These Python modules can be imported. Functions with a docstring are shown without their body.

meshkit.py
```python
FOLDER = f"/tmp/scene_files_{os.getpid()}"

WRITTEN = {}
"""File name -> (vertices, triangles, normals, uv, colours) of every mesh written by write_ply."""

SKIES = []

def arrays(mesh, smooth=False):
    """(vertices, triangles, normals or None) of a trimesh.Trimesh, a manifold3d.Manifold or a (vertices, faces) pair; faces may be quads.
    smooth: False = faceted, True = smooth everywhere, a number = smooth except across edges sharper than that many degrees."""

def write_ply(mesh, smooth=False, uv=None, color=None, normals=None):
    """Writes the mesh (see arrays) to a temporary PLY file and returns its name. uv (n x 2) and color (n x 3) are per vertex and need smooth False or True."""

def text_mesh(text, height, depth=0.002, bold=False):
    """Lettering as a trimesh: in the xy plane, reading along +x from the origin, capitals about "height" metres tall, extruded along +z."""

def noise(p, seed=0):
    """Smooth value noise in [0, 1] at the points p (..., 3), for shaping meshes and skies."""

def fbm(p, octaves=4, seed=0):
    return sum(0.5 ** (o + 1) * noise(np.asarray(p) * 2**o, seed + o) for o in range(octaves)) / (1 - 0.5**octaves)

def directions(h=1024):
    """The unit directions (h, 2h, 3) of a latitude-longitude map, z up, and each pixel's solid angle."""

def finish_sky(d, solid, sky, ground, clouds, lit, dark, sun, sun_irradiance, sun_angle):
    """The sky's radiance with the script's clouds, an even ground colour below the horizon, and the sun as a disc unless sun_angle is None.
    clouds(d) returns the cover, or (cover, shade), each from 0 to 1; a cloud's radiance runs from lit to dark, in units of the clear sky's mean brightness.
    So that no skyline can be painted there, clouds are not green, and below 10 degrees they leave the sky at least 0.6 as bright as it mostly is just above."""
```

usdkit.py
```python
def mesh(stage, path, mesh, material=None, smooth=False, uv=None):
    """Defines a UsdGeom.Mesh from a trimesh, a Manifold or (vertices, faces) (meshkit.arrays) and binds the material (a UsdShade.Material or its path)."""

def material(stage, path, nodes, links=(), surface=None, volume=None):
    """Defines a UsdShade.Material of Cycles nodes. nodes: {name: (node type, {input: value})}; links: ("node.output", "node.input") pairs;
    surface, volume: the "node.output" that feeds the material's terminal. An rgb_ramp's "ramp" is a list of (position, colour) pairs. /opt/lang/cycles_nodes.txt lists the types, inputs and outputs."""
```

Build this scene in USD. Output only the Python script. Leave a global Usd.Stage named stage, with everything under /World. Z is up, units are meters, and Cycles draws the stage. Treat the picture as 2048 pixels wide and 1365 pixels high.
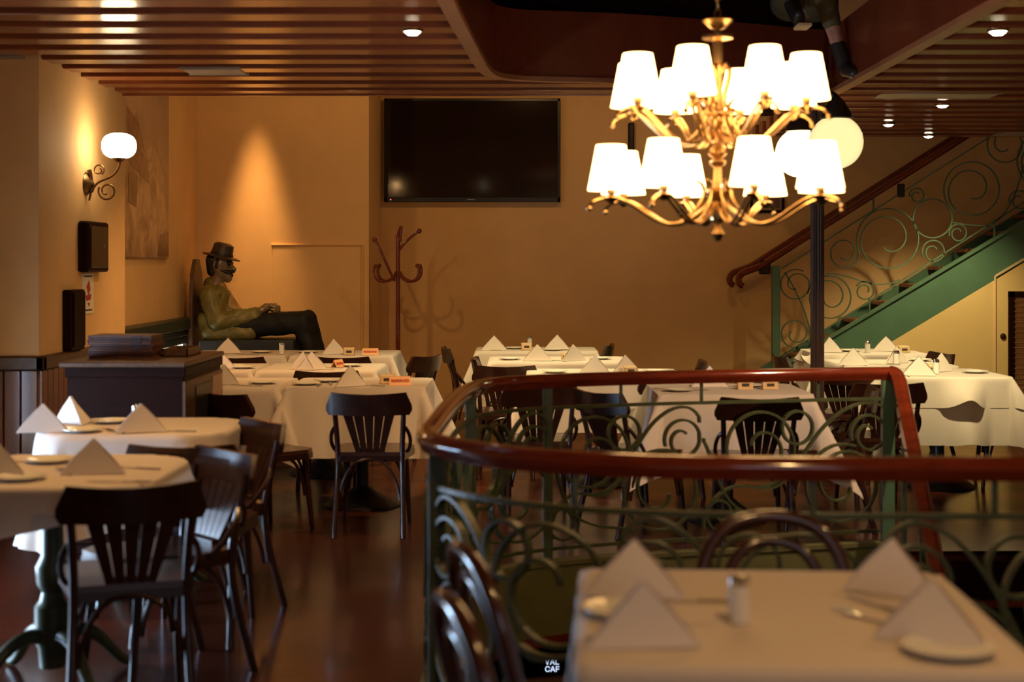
import math, random
import numpy as np, trimesh, shapely, manifold3d
from shapely.geometry import Polygon, box as sbox
from pxr import Usd, UsdGeom, UsdLux, UsdShade, Gf, Sdf
import usdkit, meshkit

stage = Usd.Stage.CreateInMemory()
UsdGeom.SetStageUpAxis(stage, "Z"); UsdGeom.SetStageMetersPerUnit(stage, 1.0)
W = UsdGeom.Xform.Define(stage, "/World"); UsdGeom.Scope.Define(stage, "/World/Looks")
PI = math.pi
# ------------------------------------------------------------------ camera, daylight, exposure
F, CX, CY, HC = 2900.0, 1040.0, 530.0, 1.5           # focal length in pixels of the 2048 px wide frame, vanishing point, eye height
cam = UsdGeom.Camera.Define(stage, "/World/Camera")
cam.CreateHorizontalApertureAttr(36.0); cam.CreateVerticalApertureAttr(24.0)
cam.CreateFocalLengthAttr(F / 2048 * 36)
cam.CreateHorizontalApertureOffsetAttr((1024 - CX) * 36 / 2048)
cam.CreateVerticalApertureOffsetAttr((CY - 682.5) * 36 / 2048)
cam.CreateFStopAttr(2.2); cam.CreateFocusDistanceAttr(12.3)
cam.CreateExposureAttr(0.0); cam.CreateClippingRangeAttr((0.05, 200))
x_ = UsdGeom.Xformable(cam); x_.AddTranslateOp().Set(Gf.Vec3d(0, 0, HC)); x_.AddRotateXYZOp().Set(Gf.Vec3f(90, 0, 0))

WARM = (1.0, 0.56, 0.21)
HALO = (1.0, 0.80, 0.40)
def rect_light(name, loc, rot, w, h, color, power):
    l = UsdLux.RectLight.Define(stage, "/World/" + name); l.CreateWidthAttr(w); l.CreateHeightAttr(h)
    l.CreateColorAttr(Gf.Vec3f(*color)); l.CreateIntensityAttr(power); l.CreateNormalizeAttr(False)
    x = UsdGeom.Xformable(l); x.AddTranslateOp().Set(Gf.Vec3d(*loc)); x.AddRotateXYZOp().Set(Gf.Vec3f(*rot)); return l
def spot(name, loc, target, color, power, cone, soft=0.4, radius=0.03):
    l = UsdLux.SphereLight.Define(stage, "/World/" + name); l.CreateRadiusAttr(radius)
    l.CreateColorAttr(Gf.Vec3f(*color)); l.CreateIntensityAttr(power)
    s = UsdLux.ShapingAPI.Apply(l.GetPrim()); s.CreateShapingConeAngleAttr(cone); s.CreateShapingConeSoftnessAttr(soft)
    d = Gf.Vec3d(*target) - Gf.Vec3d(*loc)
    m = Gf.Matrix4d().SetRotate(Gf.Rotation(Gf.Vec3d(0, 0, -1), d)); m.SetTranslateOnly(Gf.Vec3d(*loc))
    UsdGeom.Xformable(l).AddTransformOp().Set(m); return l
# daylight: the low window in the left wall, outside the frame (it faces +x), and the entrance windows behind the camera
rect_light("daylight_window", (-3.96, 5.92, .5), (0, -90, 0), .7, 1.2, (0.48, 0.70, 1.0), 66.0)
rect_light("daylight_entrance", (.9, -1.15, 1.6), (90, 0, 0), 1.4, 1.5, (0.68, 0.80, 1.0), 1.9)
CHANDELIER, GLOBE, SCONCE = 11.0, 6.0, 20.0          # emission of the lampshades
SPOT = 1.0

# the room's ceiling lamps: downlights in the slatted ceiling, and spots hidden above its far edge that wash the back walls
CEILING_LAMPS = [  # name, place, target, colour, power, cone
    ("lamp_near_mid", (.9, 1.9, 2.66), (.65, 3.0, .7), WARM, 2100, 50), ("lamp_near_right", (2.75, 3.4, 2.66), (1.2, 3.5, .7), WARM, 1100, 55),
    ("lamp_left_tables", (-1.85, 5.1, 2.66), (-1.75, 5.3, .7), WARM, 2700, 48), ("lamp_left_rear", (-1.8, 6.6, 2.66), (-1.75, 6.7, .7), WARM, 2400, 46), ("lamp_aisle", (-.56, 7.55, 2.62), (-1.2, 9.0, .7), WARM, 3600, 46),
    ("lamp_right_aisle", (2.5, 6.3, 2.62), (1.2, 8.4, .55), (1.0, .66, .38), 8500, 30), ("spot_right_table", (2.55, 8.35, 2.60), (2.95, 10.2, .6), HALO, 11500, 26), ("spot_right_rear", (3.18, 11.6, 2.60), (2.9, 11.9, .7), HALO, 6000, 55), ("spot_understair", (3.85, 13.0, 2.60), (4.0, 13.9, .5), HALO, 5200, 42),
    ("spot_wall_left", ((515 - CX) * 13.6 / F, 13.30, 3.4), ((515 - CX) * 13.6 / F, 13.56, .9), WARM, 1050, 15),
    ("lamp_middle", (-.6, 8.7, 2.62), (.5, 9.95, .75), HALO, 3600, 36), ("wash_left_rows", (-1.7, 9.55, 2.6), (-1.6, 10.6, .75), WARM, 3600, 60), ("wash_middle_rows", (.35, 10.9, 3.5), (.45, 11.0, .75), HALO, 12500, 46), ("wash_back_left", (-1.9, 12.0, 3.7), (-2.0, 13.6, 1.6), WARM, 700, 75), ("wash_back_mid", (.1, 12.2, 3.7), (.0, 14.8, 1.6), WARM, 850, 75), ("wash_back_right", (1.6, 12.2, 3.7), (2.0, 14.8, 1.4), WARM, 650, 75), ("wash_poster", (-2.2, 11.2, 3.5), (-3.0, 11.6, 1.9), WARM, 600, 50)]
for nm, a, b, c, w, cone in CEILING_LAMPS: spot(nm, a, b, c, w, cone, .9, .10 if nm == "spot_wall_left" else .03)
# ------------------------------------------------------------------ helpers
used = {}
def numbered(parent, name):
    k = (parent, name); used[k] = used.get(k, -1) + 1
    return name if used[k] == 0 else f"{name}_{used[k]:03d}"
def pathof(p): return str(p.GetPath()) if p is not None else "/World"
def meta(p, label=None, cat=None, group=None, kind=None):
    for k, v in (("label", label), ("category", cat), ("group", group), ("kind", kind)):
        if v: p.SetCustomDataByKey(k, v)
    return p
def thing(name, label, cat, loc=(0, 0, 0), rotz=0, group=None, kind=None):
    x = UsdGeom.Xform.Define(stage, "/World/" + numbered("/World", name))
    x.AddTranslateOp().Set(Gf.Vec3d(*map(float, loc))); x.AddRotateZOp().Set(float(rotz))
    return meta(x.GetPrim(), label, cat, group, kind)
def obj(name, mesh, mat, parent=None, smooth=False, **kw):
    pp = pathof(parent)
    m = usdkit.mesh(stage, pp + "/" + numbered(pp, name), mesh, mat, smooth)
    return meta(m.GetPrim(), **kw)
def dup(root, loc, rotz, label, group=None, cat=None):
    was = root.GetCustomData(); name = root.GetName()
    while name[-1].isdigit() or name[-1] == "_": name = name[:-1]
    x = UsdGeom.Xform.Define(stage, "/World/" + numbered("/World", name)); p = x.GetPrim()
    p.GetReferences().AddInternalReference(root.GetPath())
    p.GetAttribute("xformOp:translate").Set(Gf.Vec3d(*map(float, loc))); p.GetAttribute("xformOp:rotateZ").Set(float(rotz))
    p.SetInstanceable(True)
    return meta(p, label, cat or was["category"], group or was.get("group"))
def struct(name, mesh, mat, parent=None, smooth=False): return obj(name, mesh, mat, parent, smooth, **({} if parent else {"kind": "structure"}))
def P(px, py, Y): return np.array([(px - CX) * Y / F, Y, HC - (py - CY) * Y / F])
cat = trimesh.util.concatenate
def cbox(x0, x1, y0, y1, z0, z1, c=0.004):
    c = min(c, (x1 - x0) * .3, (y1 - y0) * .3, (z1 - z0) * .3)
    pts = []
    for sx, a, A in ((1, x0, 0), (-1, x1, 0)):
        for sy, b in ((1, y0), (-1, y1)):
            for sz, d in ((1, z0), (-1, z1)):
                pts += [(a + sx * c, b + sy * c, d), (a + sx * c, b, d + sz * c), (a, b + sy * c, d + sz * c)]
    return trimesh.convex.convex_hull(np.array(pts))
def box(x0, x1, y0, y1, z0, z1):
    m = trimesh.creation.box((x1 - x0, y1 - y0, z1 - z0)); m.apply_translation(((x0 + x1) / 2, (y0 + y1) / 2, (z0 + z1) / 2)); return m
def lathe(prof, n=24, at=(0, 0, 0)):
    m = trimesh.creation.revolve(np.array(prof, float), sections=n); m.apply_translation(at); return m
def frames(p, closed=False, up=None):
    p = np.asarray(p, float)
    t = (np.roll(p, -1, 0) - np.roll(p, 1, 0)) if closed else np.gradient(p, axis=0)
    t /= np.linalg.norm(t, axis=1, keepdims=True) + 1e-12
    if up is not None:
        a = np.cross(t, np.asarray(up, float)); a /= np.linalg.norm(a, axis=1, keepdims=True) + 1e-12
    else:
        a = np.zeros_like(p); v = np.cross(t[0], (0, 0, 1.0)); v = v if np.linalg.norm(v) > .05 else np.cross(t[0], (1.0, 0, 0))
        for i in range(len(p)):
            v = v - t[i] * (v @ t[i]); v /= np.linalg.norm(v) + 1e-12; a[i] = v
    return t, a, np.cross(a, t)
def sweep(p, sec, up=None, scale=None, closed=False):
    p = np.asarray(p, float); sec = np.asarray(sec, float); n, k = len(p), len(sec)
    t, a, b = frames(p, closed, up); s = np.ones(n) if scale is None else np.asarray(scale)
    v = (p[:, None] + s[:, None, None] * (sec[None, :, :1] * a[:, None] + sec[None, :, 1:] * b[:, None])).reshape(-1, 3)
    f = []
    for i in range(n if closed else n - 1):
        for j in range(k):
            q = [i * k + j, i * k + (j + 1) % k, ((i + 1) % n) * k + (j + 1) % k, ((i + 1) % n) * k + j]
            f += [[q[0], q[1], q[2]], [q[0], q[2], q[3]]]
    if not closed:
        for j in range(1, k - 1): f += [[0, j + 1, j], [(n - 1) * k, (n - 1) * k + j, (n - 1) * k + j + 1]]
    m = trimesh.Trimesh(v, f, process=False)
    return m
def circ(r, n=8, ry=None): a = np.arange(n) * 2 * PI / n; return np.c_[np.cos(a) * r, np.sin(a) * (ry or r)]
def rects(w, h): return np.array([(-w / 2, -h / 2), (w / 2, -h / 2), (w / 2, h / 2), (-w / 2, h / 2)])
def spline(pts, n=24, closed=False):
    from scipy.interpolate import CubicSpline
    p = np.asarray(pts, float); d = np.r_[0, np.cumsum(np.linalg.norm(np.diff(p, axis=0), axis=1) ** .6)]
    return CubicSpline(d, p)(np.linspace(0, d[-1], n))
def tube(pts, r, n=20, k=8, r1=None):
    p = spline(pts, n) if len(pts) > 2 else np.linspace(pts[0], pts[1], max(2, n // 6))
    return sweep(p, circ(1.0, k), scale=np.linspace(r, r if r1 is None else r1, len(p)))
def extrude(poly, h, z=0):
    m = cat([trimesh.creation.extrude_polygon(g, h, engine="earcut") for g in getattr(poly, "geoms", [poly])]); m.apply_translation((0, 0, z)); return m
def move(m, t=(0, 0, 0), rz=0, ry=0, rx=0, s=None):
    m = m.copy()
    if s is not None: m.apply_scale(s)
    for ang, ax in ((rx, (1, 0, 0)), (ry, (0, 1, 0)), (rz, (0, 0, 1))):
        if ang: m.apply_transform(trimesh.transformations.rotation_matrix(ang, ax))
    m.apply_translation(t); return m
def blob(bones, edge=0.02, it=6):
    """bones: list of ((p, r), (q, r)) joined by hulls into one smooth surface."""
    parts = []
    for a, b in bones:
        s = [manifold3d.Manifold.sphere(r, 20).translate(list(map(float, p))) for p, r in (a, b)]
        parts.append(manifold3d.Manifold.batch_hull(s))
    m = manifold3d.Manifold.batch_boolean(parts, manifold3d.OpType.Add).refine_to_length(edge)
    g = m.to_mesh(); t = trimesh.Trimesh(g.vert_properties[:, :3], g.tri_verts); t.merge_vertices()
    trimesh.smoothing.filter_taubin(t, iterations=it); return t
def euler(kind, turns=1.25, n=60):
    """An iron scroll: S (the two ends curl opposite ways) or C (the same way); the two curl ends lie at (0,0) and (1,0)."""
    s = np.linspace(-1, 1, n); th = 2 * PI * turns
    ang = th * s ** 2 if kind == "S" else th * np.sign(s) * np.abs(s) ** 2.4 + 1.1 * s
    z = np.cumsum(np.exp(1j * ang)) ; z = (z - z[0]) / (z[-1] - z[0]); return z
def scroll(p, q, kind="S", turns=1.25, flip=False, n=60):
    z = euler(kind, turns, n); z = z.conj() if flip else z
    a, b = complex(*p), complex(*q); w = a + z * (b - a); return np.c_[w.real, w.imag]
def spiral(c, r, start, turns=1.6, inner=.22, n=48, sgn=1):
    u = np.linspace(0, 1, n); rr = r * np.where(u < .55, 1 - .12 * u / .55, .88 - (u - .55) / .45 * (.88 - inner)); a = math.radians(start) + sgn * u * turns * 2 * PI
    return np.c_[c[0] + rr * np.cos(a), c[1] + rr * np.sin(a)]

# ------------------------------------------------------------------ materials
def mat(name, nodes, links, surface="p.BSDF"): return usdkit.material(stage, "/World/Looks/" + name, nodes, links, surface)
def plain(name, c, rough=.5, noise=None, var=.25, bump=0, metallic=0, coat=0, stretch=(1, 1, 1), rnd=0, spec=.5, sheen=0):
    c = np.array(c, float)
    nodes = {"p": ("principled_bsdf", {"base_color": tuple(c), "roughness": rough, "metallic": metallic, "coat_weight": coat, "coat_roughness": .08, "specular_ior_level": spec, "sheen_weight": sheen})}
    links = []
    if noise:
        nodes |= {"t": ("texture_coordinate", {}), "m": ("mapping", {"scale": stretch}), "n": ("noise_texture", {"scale": noise, "detail": 4.0, "roughness": .6}),
                  "r": ("rgb_ramp", {"ramp": [(.25, tuple(c * (1 - var))), (.75, tuple(np.minimum(c * (1 + var), 1)))]})}
        links += [("t.object", "m.vector"), ("m.vector", "n.vector"), ("n.fac", "r.fac")]
        out = "r.color"
        if rnd:
            nodes |= {"o": ("object_info", {}), "mr": ("map_range", {"to_min": 1 - rnd, "to_max": 1 + rnd}), "h": ("hsv", {})}
            links += [("o.random", "mr.value"), ("mr.result", "h.value"), (out, "h.color")]; out = "h.color"
        links += [(out, "p.base_color")]
        if bump:
            nodes["b"] = ("bump", {"strength": bump, "distance": .004}); links += [("n.fac", "b.height"), ("b.normal", "p.normal")]
    return mat(name, nodes, links)
def emit(name, c, s): return mat(name, {"e": ("emission", {"color": tuple(c), "strength": s})}, [], "e.emission")
M = {}
M["paint"] = plain("wall_paint", (.76, .475, .21), .75, 3, .06, .15)
M["paint_dim"] = plain("wall_paint_upper", (.50, .33, .17), .8, 3, .06)
M["cream"] = plain("cream_paint", (.78, .55, .22), .6, 3, .05)
M["slat"] = plain("ceiling_slat_wood", (.20, .055, .022), .24, 5, .3, .05, coat=.4, stretch=(.3, 4, 4), rnd=.15)
M["ceil_back"] = plain("ceiling_backing", (.03, .012, .008), .8)
M["slab"] = plain("gallery_slab", (.10, .05, .03), .8)
M["mahog"] = plain("mahogany", (.15, .024, .009), .12, 6, .35, .03, coat=.6, stretch=(1, 1, 6))
M["fascia"] = plain("fascia_veneer", (.15, .030, .010), .35, 3, .3, .03, coat=.2, stretch=(1, 1, .3))
M["lip"] = plain("fascia_lip_wood", (.30, .12, .05), .4, 4, .2)
M["chair"] = plain("dark_bentwood", (.026, .008, .0045), .27, 14, .3, .02, coat=.12, spec=.35)
M["seat"] = plain("chair_seat_wood", (.045, .016, .009), .28, 14, .3, .02, coat=.3)
M["hoop"] = plain("brown_bentwood", (.05, .015, .006), .2, 14, .3, .02, coat=.6)
M["floor"] = plain("floor_plank_wood", (.048, .010, .005), .25, 9, .35, .05, coat=.12, stretch=(.3, 4, 1), rnd=.3)
M["sub"] = mat("floor_far_boards", {"t": ("texture_coordinate", {}), "br": ("brick_texture", {"scale": 1.0, "brick_width": 1.7, "row_height": .1, "mortar_size": .003, "color1": (.06, .013, .007), "color2": (.045, .010, .005), "mortar": (.02, .007, .004)}),
               "p": ("principled_bsdf", {"roughness": .28, "coat_weight": .15})}, [("t.object", "br.vector"), ("br.color", "p.base_color")])
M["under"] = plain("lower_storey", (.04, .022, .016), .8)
M["board"] = plain("wainscot_wood", (.19, .052, .024), .42, 6, .3, .04, coat=.1, stretch=(5, 5, .5), rnd=.12)
M["dark"] = plain("dark_wood", (.015, .0032, .0016), .5, 8, .3, .03, stretch=(1, 1, 5), spec=.08)
M["oldwood"] = plain("worn_wood", (.085, .042, .02), .45, 10, .4, .1, stretch=(4, 1, 4))
M["black"] = plain("black_iron", (.018, .014, .012), .35, 20, .2)
M["brown_iron"] = plain("brown_cast_iron", (.045, .02, .014), .4, 20, .2)
M["green"] = plain("green_painted_iron", (.06, .075, .036), .38, 12, .25, .05)
M["green_light"] = plain("green_stair_iron", (.085, .14, .085), .38, 12, .25, .05)
M["kerb"] = plain("olive_kerb_paint", (.15, .15, .065), .5, 4, .15)
M["stringer"] = plain("green_stringer_paint", (.085, .17, .105), .35, 4, .1, .03)
M["tread"] = plain("tread_wood", (.22, .09, .04), .4, 8, .25)
M["brass"] = plain("aged_brass", (.52, .34, .15), .26, 18, .18, .03, metallic=1)
M["bronze"] = plain("dark_bronze", (.20, .12, .06), .35, 18, .25, .03, metallic=1)
M["steel"] = plain("cutlery_steel", (.75, .74, .72), .16, metallic=1)
M["china"] = plain("white_china", (.74, .72, .64), .2, coat=.2)
M["salt"] = plain("shaker_ceramic", (.72, .70, .66), .25)
M["plastic"] = plain("black_plastic", (.012, .011, .011), .3)
M["screen"] = mat("tv_screen", {"p": ("principled_bsdf", {"base_color": (.022, .012, .007), "roughness": .09, "specular_ior_level": .5})}, [])
M["paper"] = plain("white_paper", (.78, .72, .62), .7)
M["red_ink"] = plain("red_ink", (.45, .05, .03), .7)
M["dark_ink"] = plain("dark_ink", (.05, .035, .03), .7)
M["orange_card"] = plain("orange_card", (.80, .42, .20), .6)
M["tan_card"] = plain("tan_card", (.72, .50, .26), .6)
M["white_text"] = emit("backlit_lettering", (.62, .75, 1.0), 1.1)
M["red_led"] = emit("red_led", (1, .08, .05), 3)
M["menu"] = plain("menu_cover", (.11, .036, .014), .5, 20, .3)
M["menu_dark"] = plain("menu_spine", (.05, .018, .014), .5)
M["pane"] = mat("bright_window_pane", {"t": ("texture_coordinate", {}), "n": ("noise_texture", {"scale": 3.5, "detail": 1.0}), "r": ("rgb_ramp", {"ramp": [(.45, (.04, .035, .03)), (.56, (.75, .72, .55))]}), "e": ("emission", {"strength": 4.0}), "g": ("glossy_bsdf", {"roughness": .08, "color": (.3, .3, .3)}), "a": ("mix_closure", {"fac": .25})},
                [("t.object", "n.vector"), ("n.fac", "r.fac"), ("r.color", "e.color"), ("e.emission", "a.closure1"), ("g.BSDF", "a.closure2")], "a.closure")
M["bench"] = plain("blue_black_bench_paint", (.022, .028, .04), .4, 8, .2)
M["frame_green"] = plain("dark_green_joinery", (.02, .032, .022), .4, 8, .3)
def fabric(name, c, tr):
    return mat(name, {"t": ("texture_coordinate", {}), "n": ("noise_texture", {"scale": 260.0, "detail": 1.0}), "b": ("bump", {"strength": .12, "distance": .001}),
        "p": ("principled_bsdf", {"base_color": c, "roughness": .85, "sheen_weight": .15}), "l": ("translucent_bsdf", {"color": c}), "a": ("mix_closure", {"fac": tr})},
        [("t.object", "n.vector"), ("n.fac", "b.height"), ("b.normal", "p.normal"), ("p.BSDF", "a.closure1"), ("l.BSDF", "a.closure2")], "a.closure")
M["cloth"] = fabric("table_linen", (.80, .71, .63), .30)
M["napkin"] = fabric("napkin_linen", (.82, .74, .67), .12)
M["shade"] = emit("lampshade_glow", WARM, CHANDELIER)
M["globe"] = emit("globe_glow", (1, .78, .34), GLOBE)
M["globe_dim"] = mat("globe_soft_glow", {"e": ("emission", {"color": (1.0, .80, .36), "strength": 1.25}), "g": ("glossy_bsdf", {"roughness": .05}), "fr": ("fresnel", {"IOR": 1.4}), "a": ("mix_closure", {})}, [("fr.fac", "a.fac"), ("e.emission", "a.closure1"), ("g.BSDF", "a.closure2")], "a.closure")
M["sconce"] = emit("sconce_glow", (1, .74, .42), SCONCE)
M["lens"] = emit("downlight_lens", (1, .85, .6), 16)
M["vent"] = plain("pale_metal_panel", (.34, .27, .2), .5)
M["poster"] = mat("sepia_print", {"t": ("texture_coordinate", {}), "n": ("noise_texture", {"scale": 3.2, "detail": 7.0, "roughness": .65, "distortion": .8}), "r": ("rgb_ramp", {"ramp": [(.3, (.16, .075, .045)), (.5, (.38, .22, .13)), (.68, (.60, .40, .28))]}), "p": ("principled_bsdf", {"roughness": .35})},
                  [("t.object", "n.vector"), ("n.fac", "r.fac"), ("r.color", "p.base_color")])
M["sepia_dark"] = plain("sepia_dark_print", (.20, .10, .06), .35, 6, .5)
M["sepia_mid"] = plain("sepia_mid_print", (.24, .12, .07), .35, 8, .5)
M["sepia_sky"] = plain("sepia_pale_print", (.36, .22, .14), .35, 2, .2)
M["jacket"] = plain("painted_green_jacket", (.17, .145, .042), .42, 9, .45, .3)
M["trousers"] = plain("painted_black_trousers", (.014, .014, .016), .6, 12, .4, .2, spec=.2)
M["skin"] = plain("painted_skin", (.22, .15, .09), .3, 9, .25)
M["felt"] = plain("painted_brown_hat", (.045, .028, .02), .45, 10, .3)
M["hair"] = plain("painted_black_hair", (.012, .01, .009), .4)
M["shirt"] = plain("painted_tan_shirt", (.45, .27, .10), .5, 10, .3)
M["boot"] = plain("black_boot", (.025, .022, .02), .4)
M["trouser_olive"] = plain("olive_trousers", (.10, .075, .03), .7, 10, .3)
M["sock"] = plain("pink_striped_sock", (.45, .22, .15), .8, 18, .3)

# ------------------------------------------------------------------ the setting
CEIL, SLATP = 2.71, .385
XL, XP, YP0, YP1 = -3.03, -2.82, 8.5, 10.33            # poster wall, pier face, pier front and back
YB1, YB, YC1, YC2 = 13.6, 14.8, 10.3, 13.95
TOP = 5.0
# the stairwell opening in the floor follows the handrail
rail_px = [(2700, 943), (2300, 941), (2048, 940), (1800, 940), (1500, 938), (1250, 932), (1060, 921), (940, 906), (878, 893), (856, 881), (864, 862), (888, 830), (916, 799), (938, 783), (968, 774), (1020, 768), (1110, 763), (1300, 757), (1500, 753), (1650, 750), (1783, 748)]
RH = .93
rail_pts = np.array([P(a, b, (HC - RH) * F / (b - CY)) for a, b in rail_px]); rail_pts[:, 2] = RH
rail = spline(rail_pts, 160)
well = Polygon(np.vstack([rail[:, :2], [[3.5, 7.62], [3.5, 4.0]]])).buffer(0)
room = sbox(-4.5, -1.3, 5.8, 15.0)
floor_poly = room.difference(well)
fl = struct("floor", extrude(floor_poly, .2, -.22), M["sub"])
rng = random.Random(4)
planks, y = [], 3.9
aisle = sbox(-3.0, 3.6, 3.9, 12.0)
while y < 10.4:
    x = -3.0 + rng.random() * -1.2
    while x < 4.6:
        l = 1.3 + rng.random() * 1.2
        g = sbox(max(x, -4.4), min(x + l - .003, 4.6), y + .0015, y + .0985).difference(well)
        if g.area > .02: planks.append((y, g, rng.random()))
        x += l
    y += .1
planks.sort(key=lambda p: p[0])
for i, (yy, g, r) in enumerate(planks[:300]): obj("plank", extrude(g, .02, -.02 + (r - .5) * .0012), M["floor"], fl)
rest = [g for _, g, _ in planks[300:]]
solid = shapely.union_all([g for _, g, _ in planks[:300]])
gap = floor_poly.difference(solid.buffer(.004).buffer(-.004))
obj("far_boards", extrude(gap, .018, -.02), M["sub"], fl)
# lower storey seen through the well
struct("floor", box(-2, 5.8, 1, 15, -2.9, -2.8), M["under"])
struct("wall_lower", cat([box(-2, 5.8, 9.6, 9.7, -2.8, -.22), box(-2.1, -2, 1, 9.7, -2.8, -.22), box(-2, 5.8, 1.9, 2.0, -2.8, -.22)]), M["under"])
# green fascia round the well with a kerb and a mahogany bead below
wl = rail[(rail[:, 1] > 4.0)]
def along(zz, sec): return sweep(np.c_[wl[:, :2], np.full(len(wl), zz)], np.array(sec), up=(0, 0, 1))
tr = struct("trim_1", along(-.13, rects(.07, .34)), M["kerb"])
obj("bead", along(-.325, rects(.10, .05)), M["mahog"], tr); obj("nosing", along(.045, rects(.09, .02)), M["kerb"], tr)

# walls
struct("wall_back", cat([box(-1.42, 5.8, YB, YB + .2, -.2, TOP)]), M["paint"])
wb = struct("wall_back_left", box(-3.6, -1.418, YB1, YB + .2, -.2, TOP), M["paint"])
wl_ = struct("wall_left", box(-3.5, XL, YP1, YB1 + .1, -.2, TOP), M["paint"])
pier = struct("wall_pier", box(-4.5, XP, YP0, YP1 + .02, -.2, 2.74), M["paint"])
struct("wall_side", cat([box(-4.0, -3.6, -1.3, 5.25, -.2, TOP), box(-4.0, -3.6, 6.53, 8.7, -.2, TOP), box(-4.0, -3.6, 5.2, 6.6, .85, TOP), box(-4.0, -3.6, 5.2, 6.6, -.2, .15)]), M["paint"])
struct("wall_front", box(-4.7, 5.8, -1.5, -1.3, -.2, TOP), M["paint"])
struct("wall_right", box(5.6, 5.8, -1.3, 15, -.2, TOP), M["paint"])
struct("ceiling_roof", box(-4.7, 5.8, -1.5, 15, TOP, TOP + .1), M["paint_dim"])
# wainscot of the pier
for i in range(14):
    x1 = XP - i * .1
    obj("wainscot_board", cbox(x1 - .097, x1 - .003, YP0 - .022, YP0 + .005, .1, .88, .004), M["board"], pier)
for i in range(18):
    y0 = YP0 + i * .1
    obj("wainscot_board", cbox(XP - .005, XP + .02, y0 + .003, y0 + .097, .1, .88, .004), M["board"], pier)
obj("dado_rail", cat([cbox(-4.5, XP + .045, YP0 - .045, YP0 + .01, .88, .965, .01), cbox(XP - .01, XP + .045, YP0 - .045, YP1, .88, .965, .01)]), M["oldwood"], pier)
obj("skirting", cat([cbox(-4.5, XP + .03, YP0 - .03, YP0 + .01, 0, .12, .01), cbox(XP - .01, XP + .03, YP0 - .03, YP1, 0, .12, .01)]), M["dark"], pier)
# ledge and low window along the poster wall
ld = struct("trim_2", cbox(XL - .02, XL + .12, YP1, 13.58, .93, 1.03, .012), M["frame_green"])
obj("moulding", cbox(XL - .02, XL + .075, YP1, 13.58, .87, .93, .01), M["frame_green"], ld)
win = struct("window_1", cat([cbox(XL - .02, XL + .05, YP1, 13.58, .80, .87), cbox(XL - .02, XL + .05, YP1, 13.58, .30, .40)]), M["frame_green"])
yy = YP1 + .05
while yy < 13.5:
    obj("mullion", cbox(XL - .02, XL + .05, yy, yy + .07, .40, .80), M["frame_green"], win)
    if yy + .5 < 13.58: obj("pane", box(XL + .005, XL + .012, yy + .07, min(yy + .52, 13.55), .40, .80), M["pane"], win)
    yy += .52
# flush access door on the left part of the back wall
s1 = F / YB1
dx0, dx1, dz = (545 - CX) / s1, (726 - CX) / s1, HC - (490 - CY) / s1
dr = struct("door_1", cbox(dx0, dx1 - .02, YB1 - .012, YB1 + .01, .05, dz - .02, .003), M["paint"])
obj("architrave", cat([cbox(dx0 - .01, dx1 + .005, YB1 - .018, YB1 + .01, dz - .006, dz + .006, .002), cbox(dx1 - .006, dx1 + .006, YB1 - .02, YB1 + .01, 0, dz, .004)]), M["paint"], dr)

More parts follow.
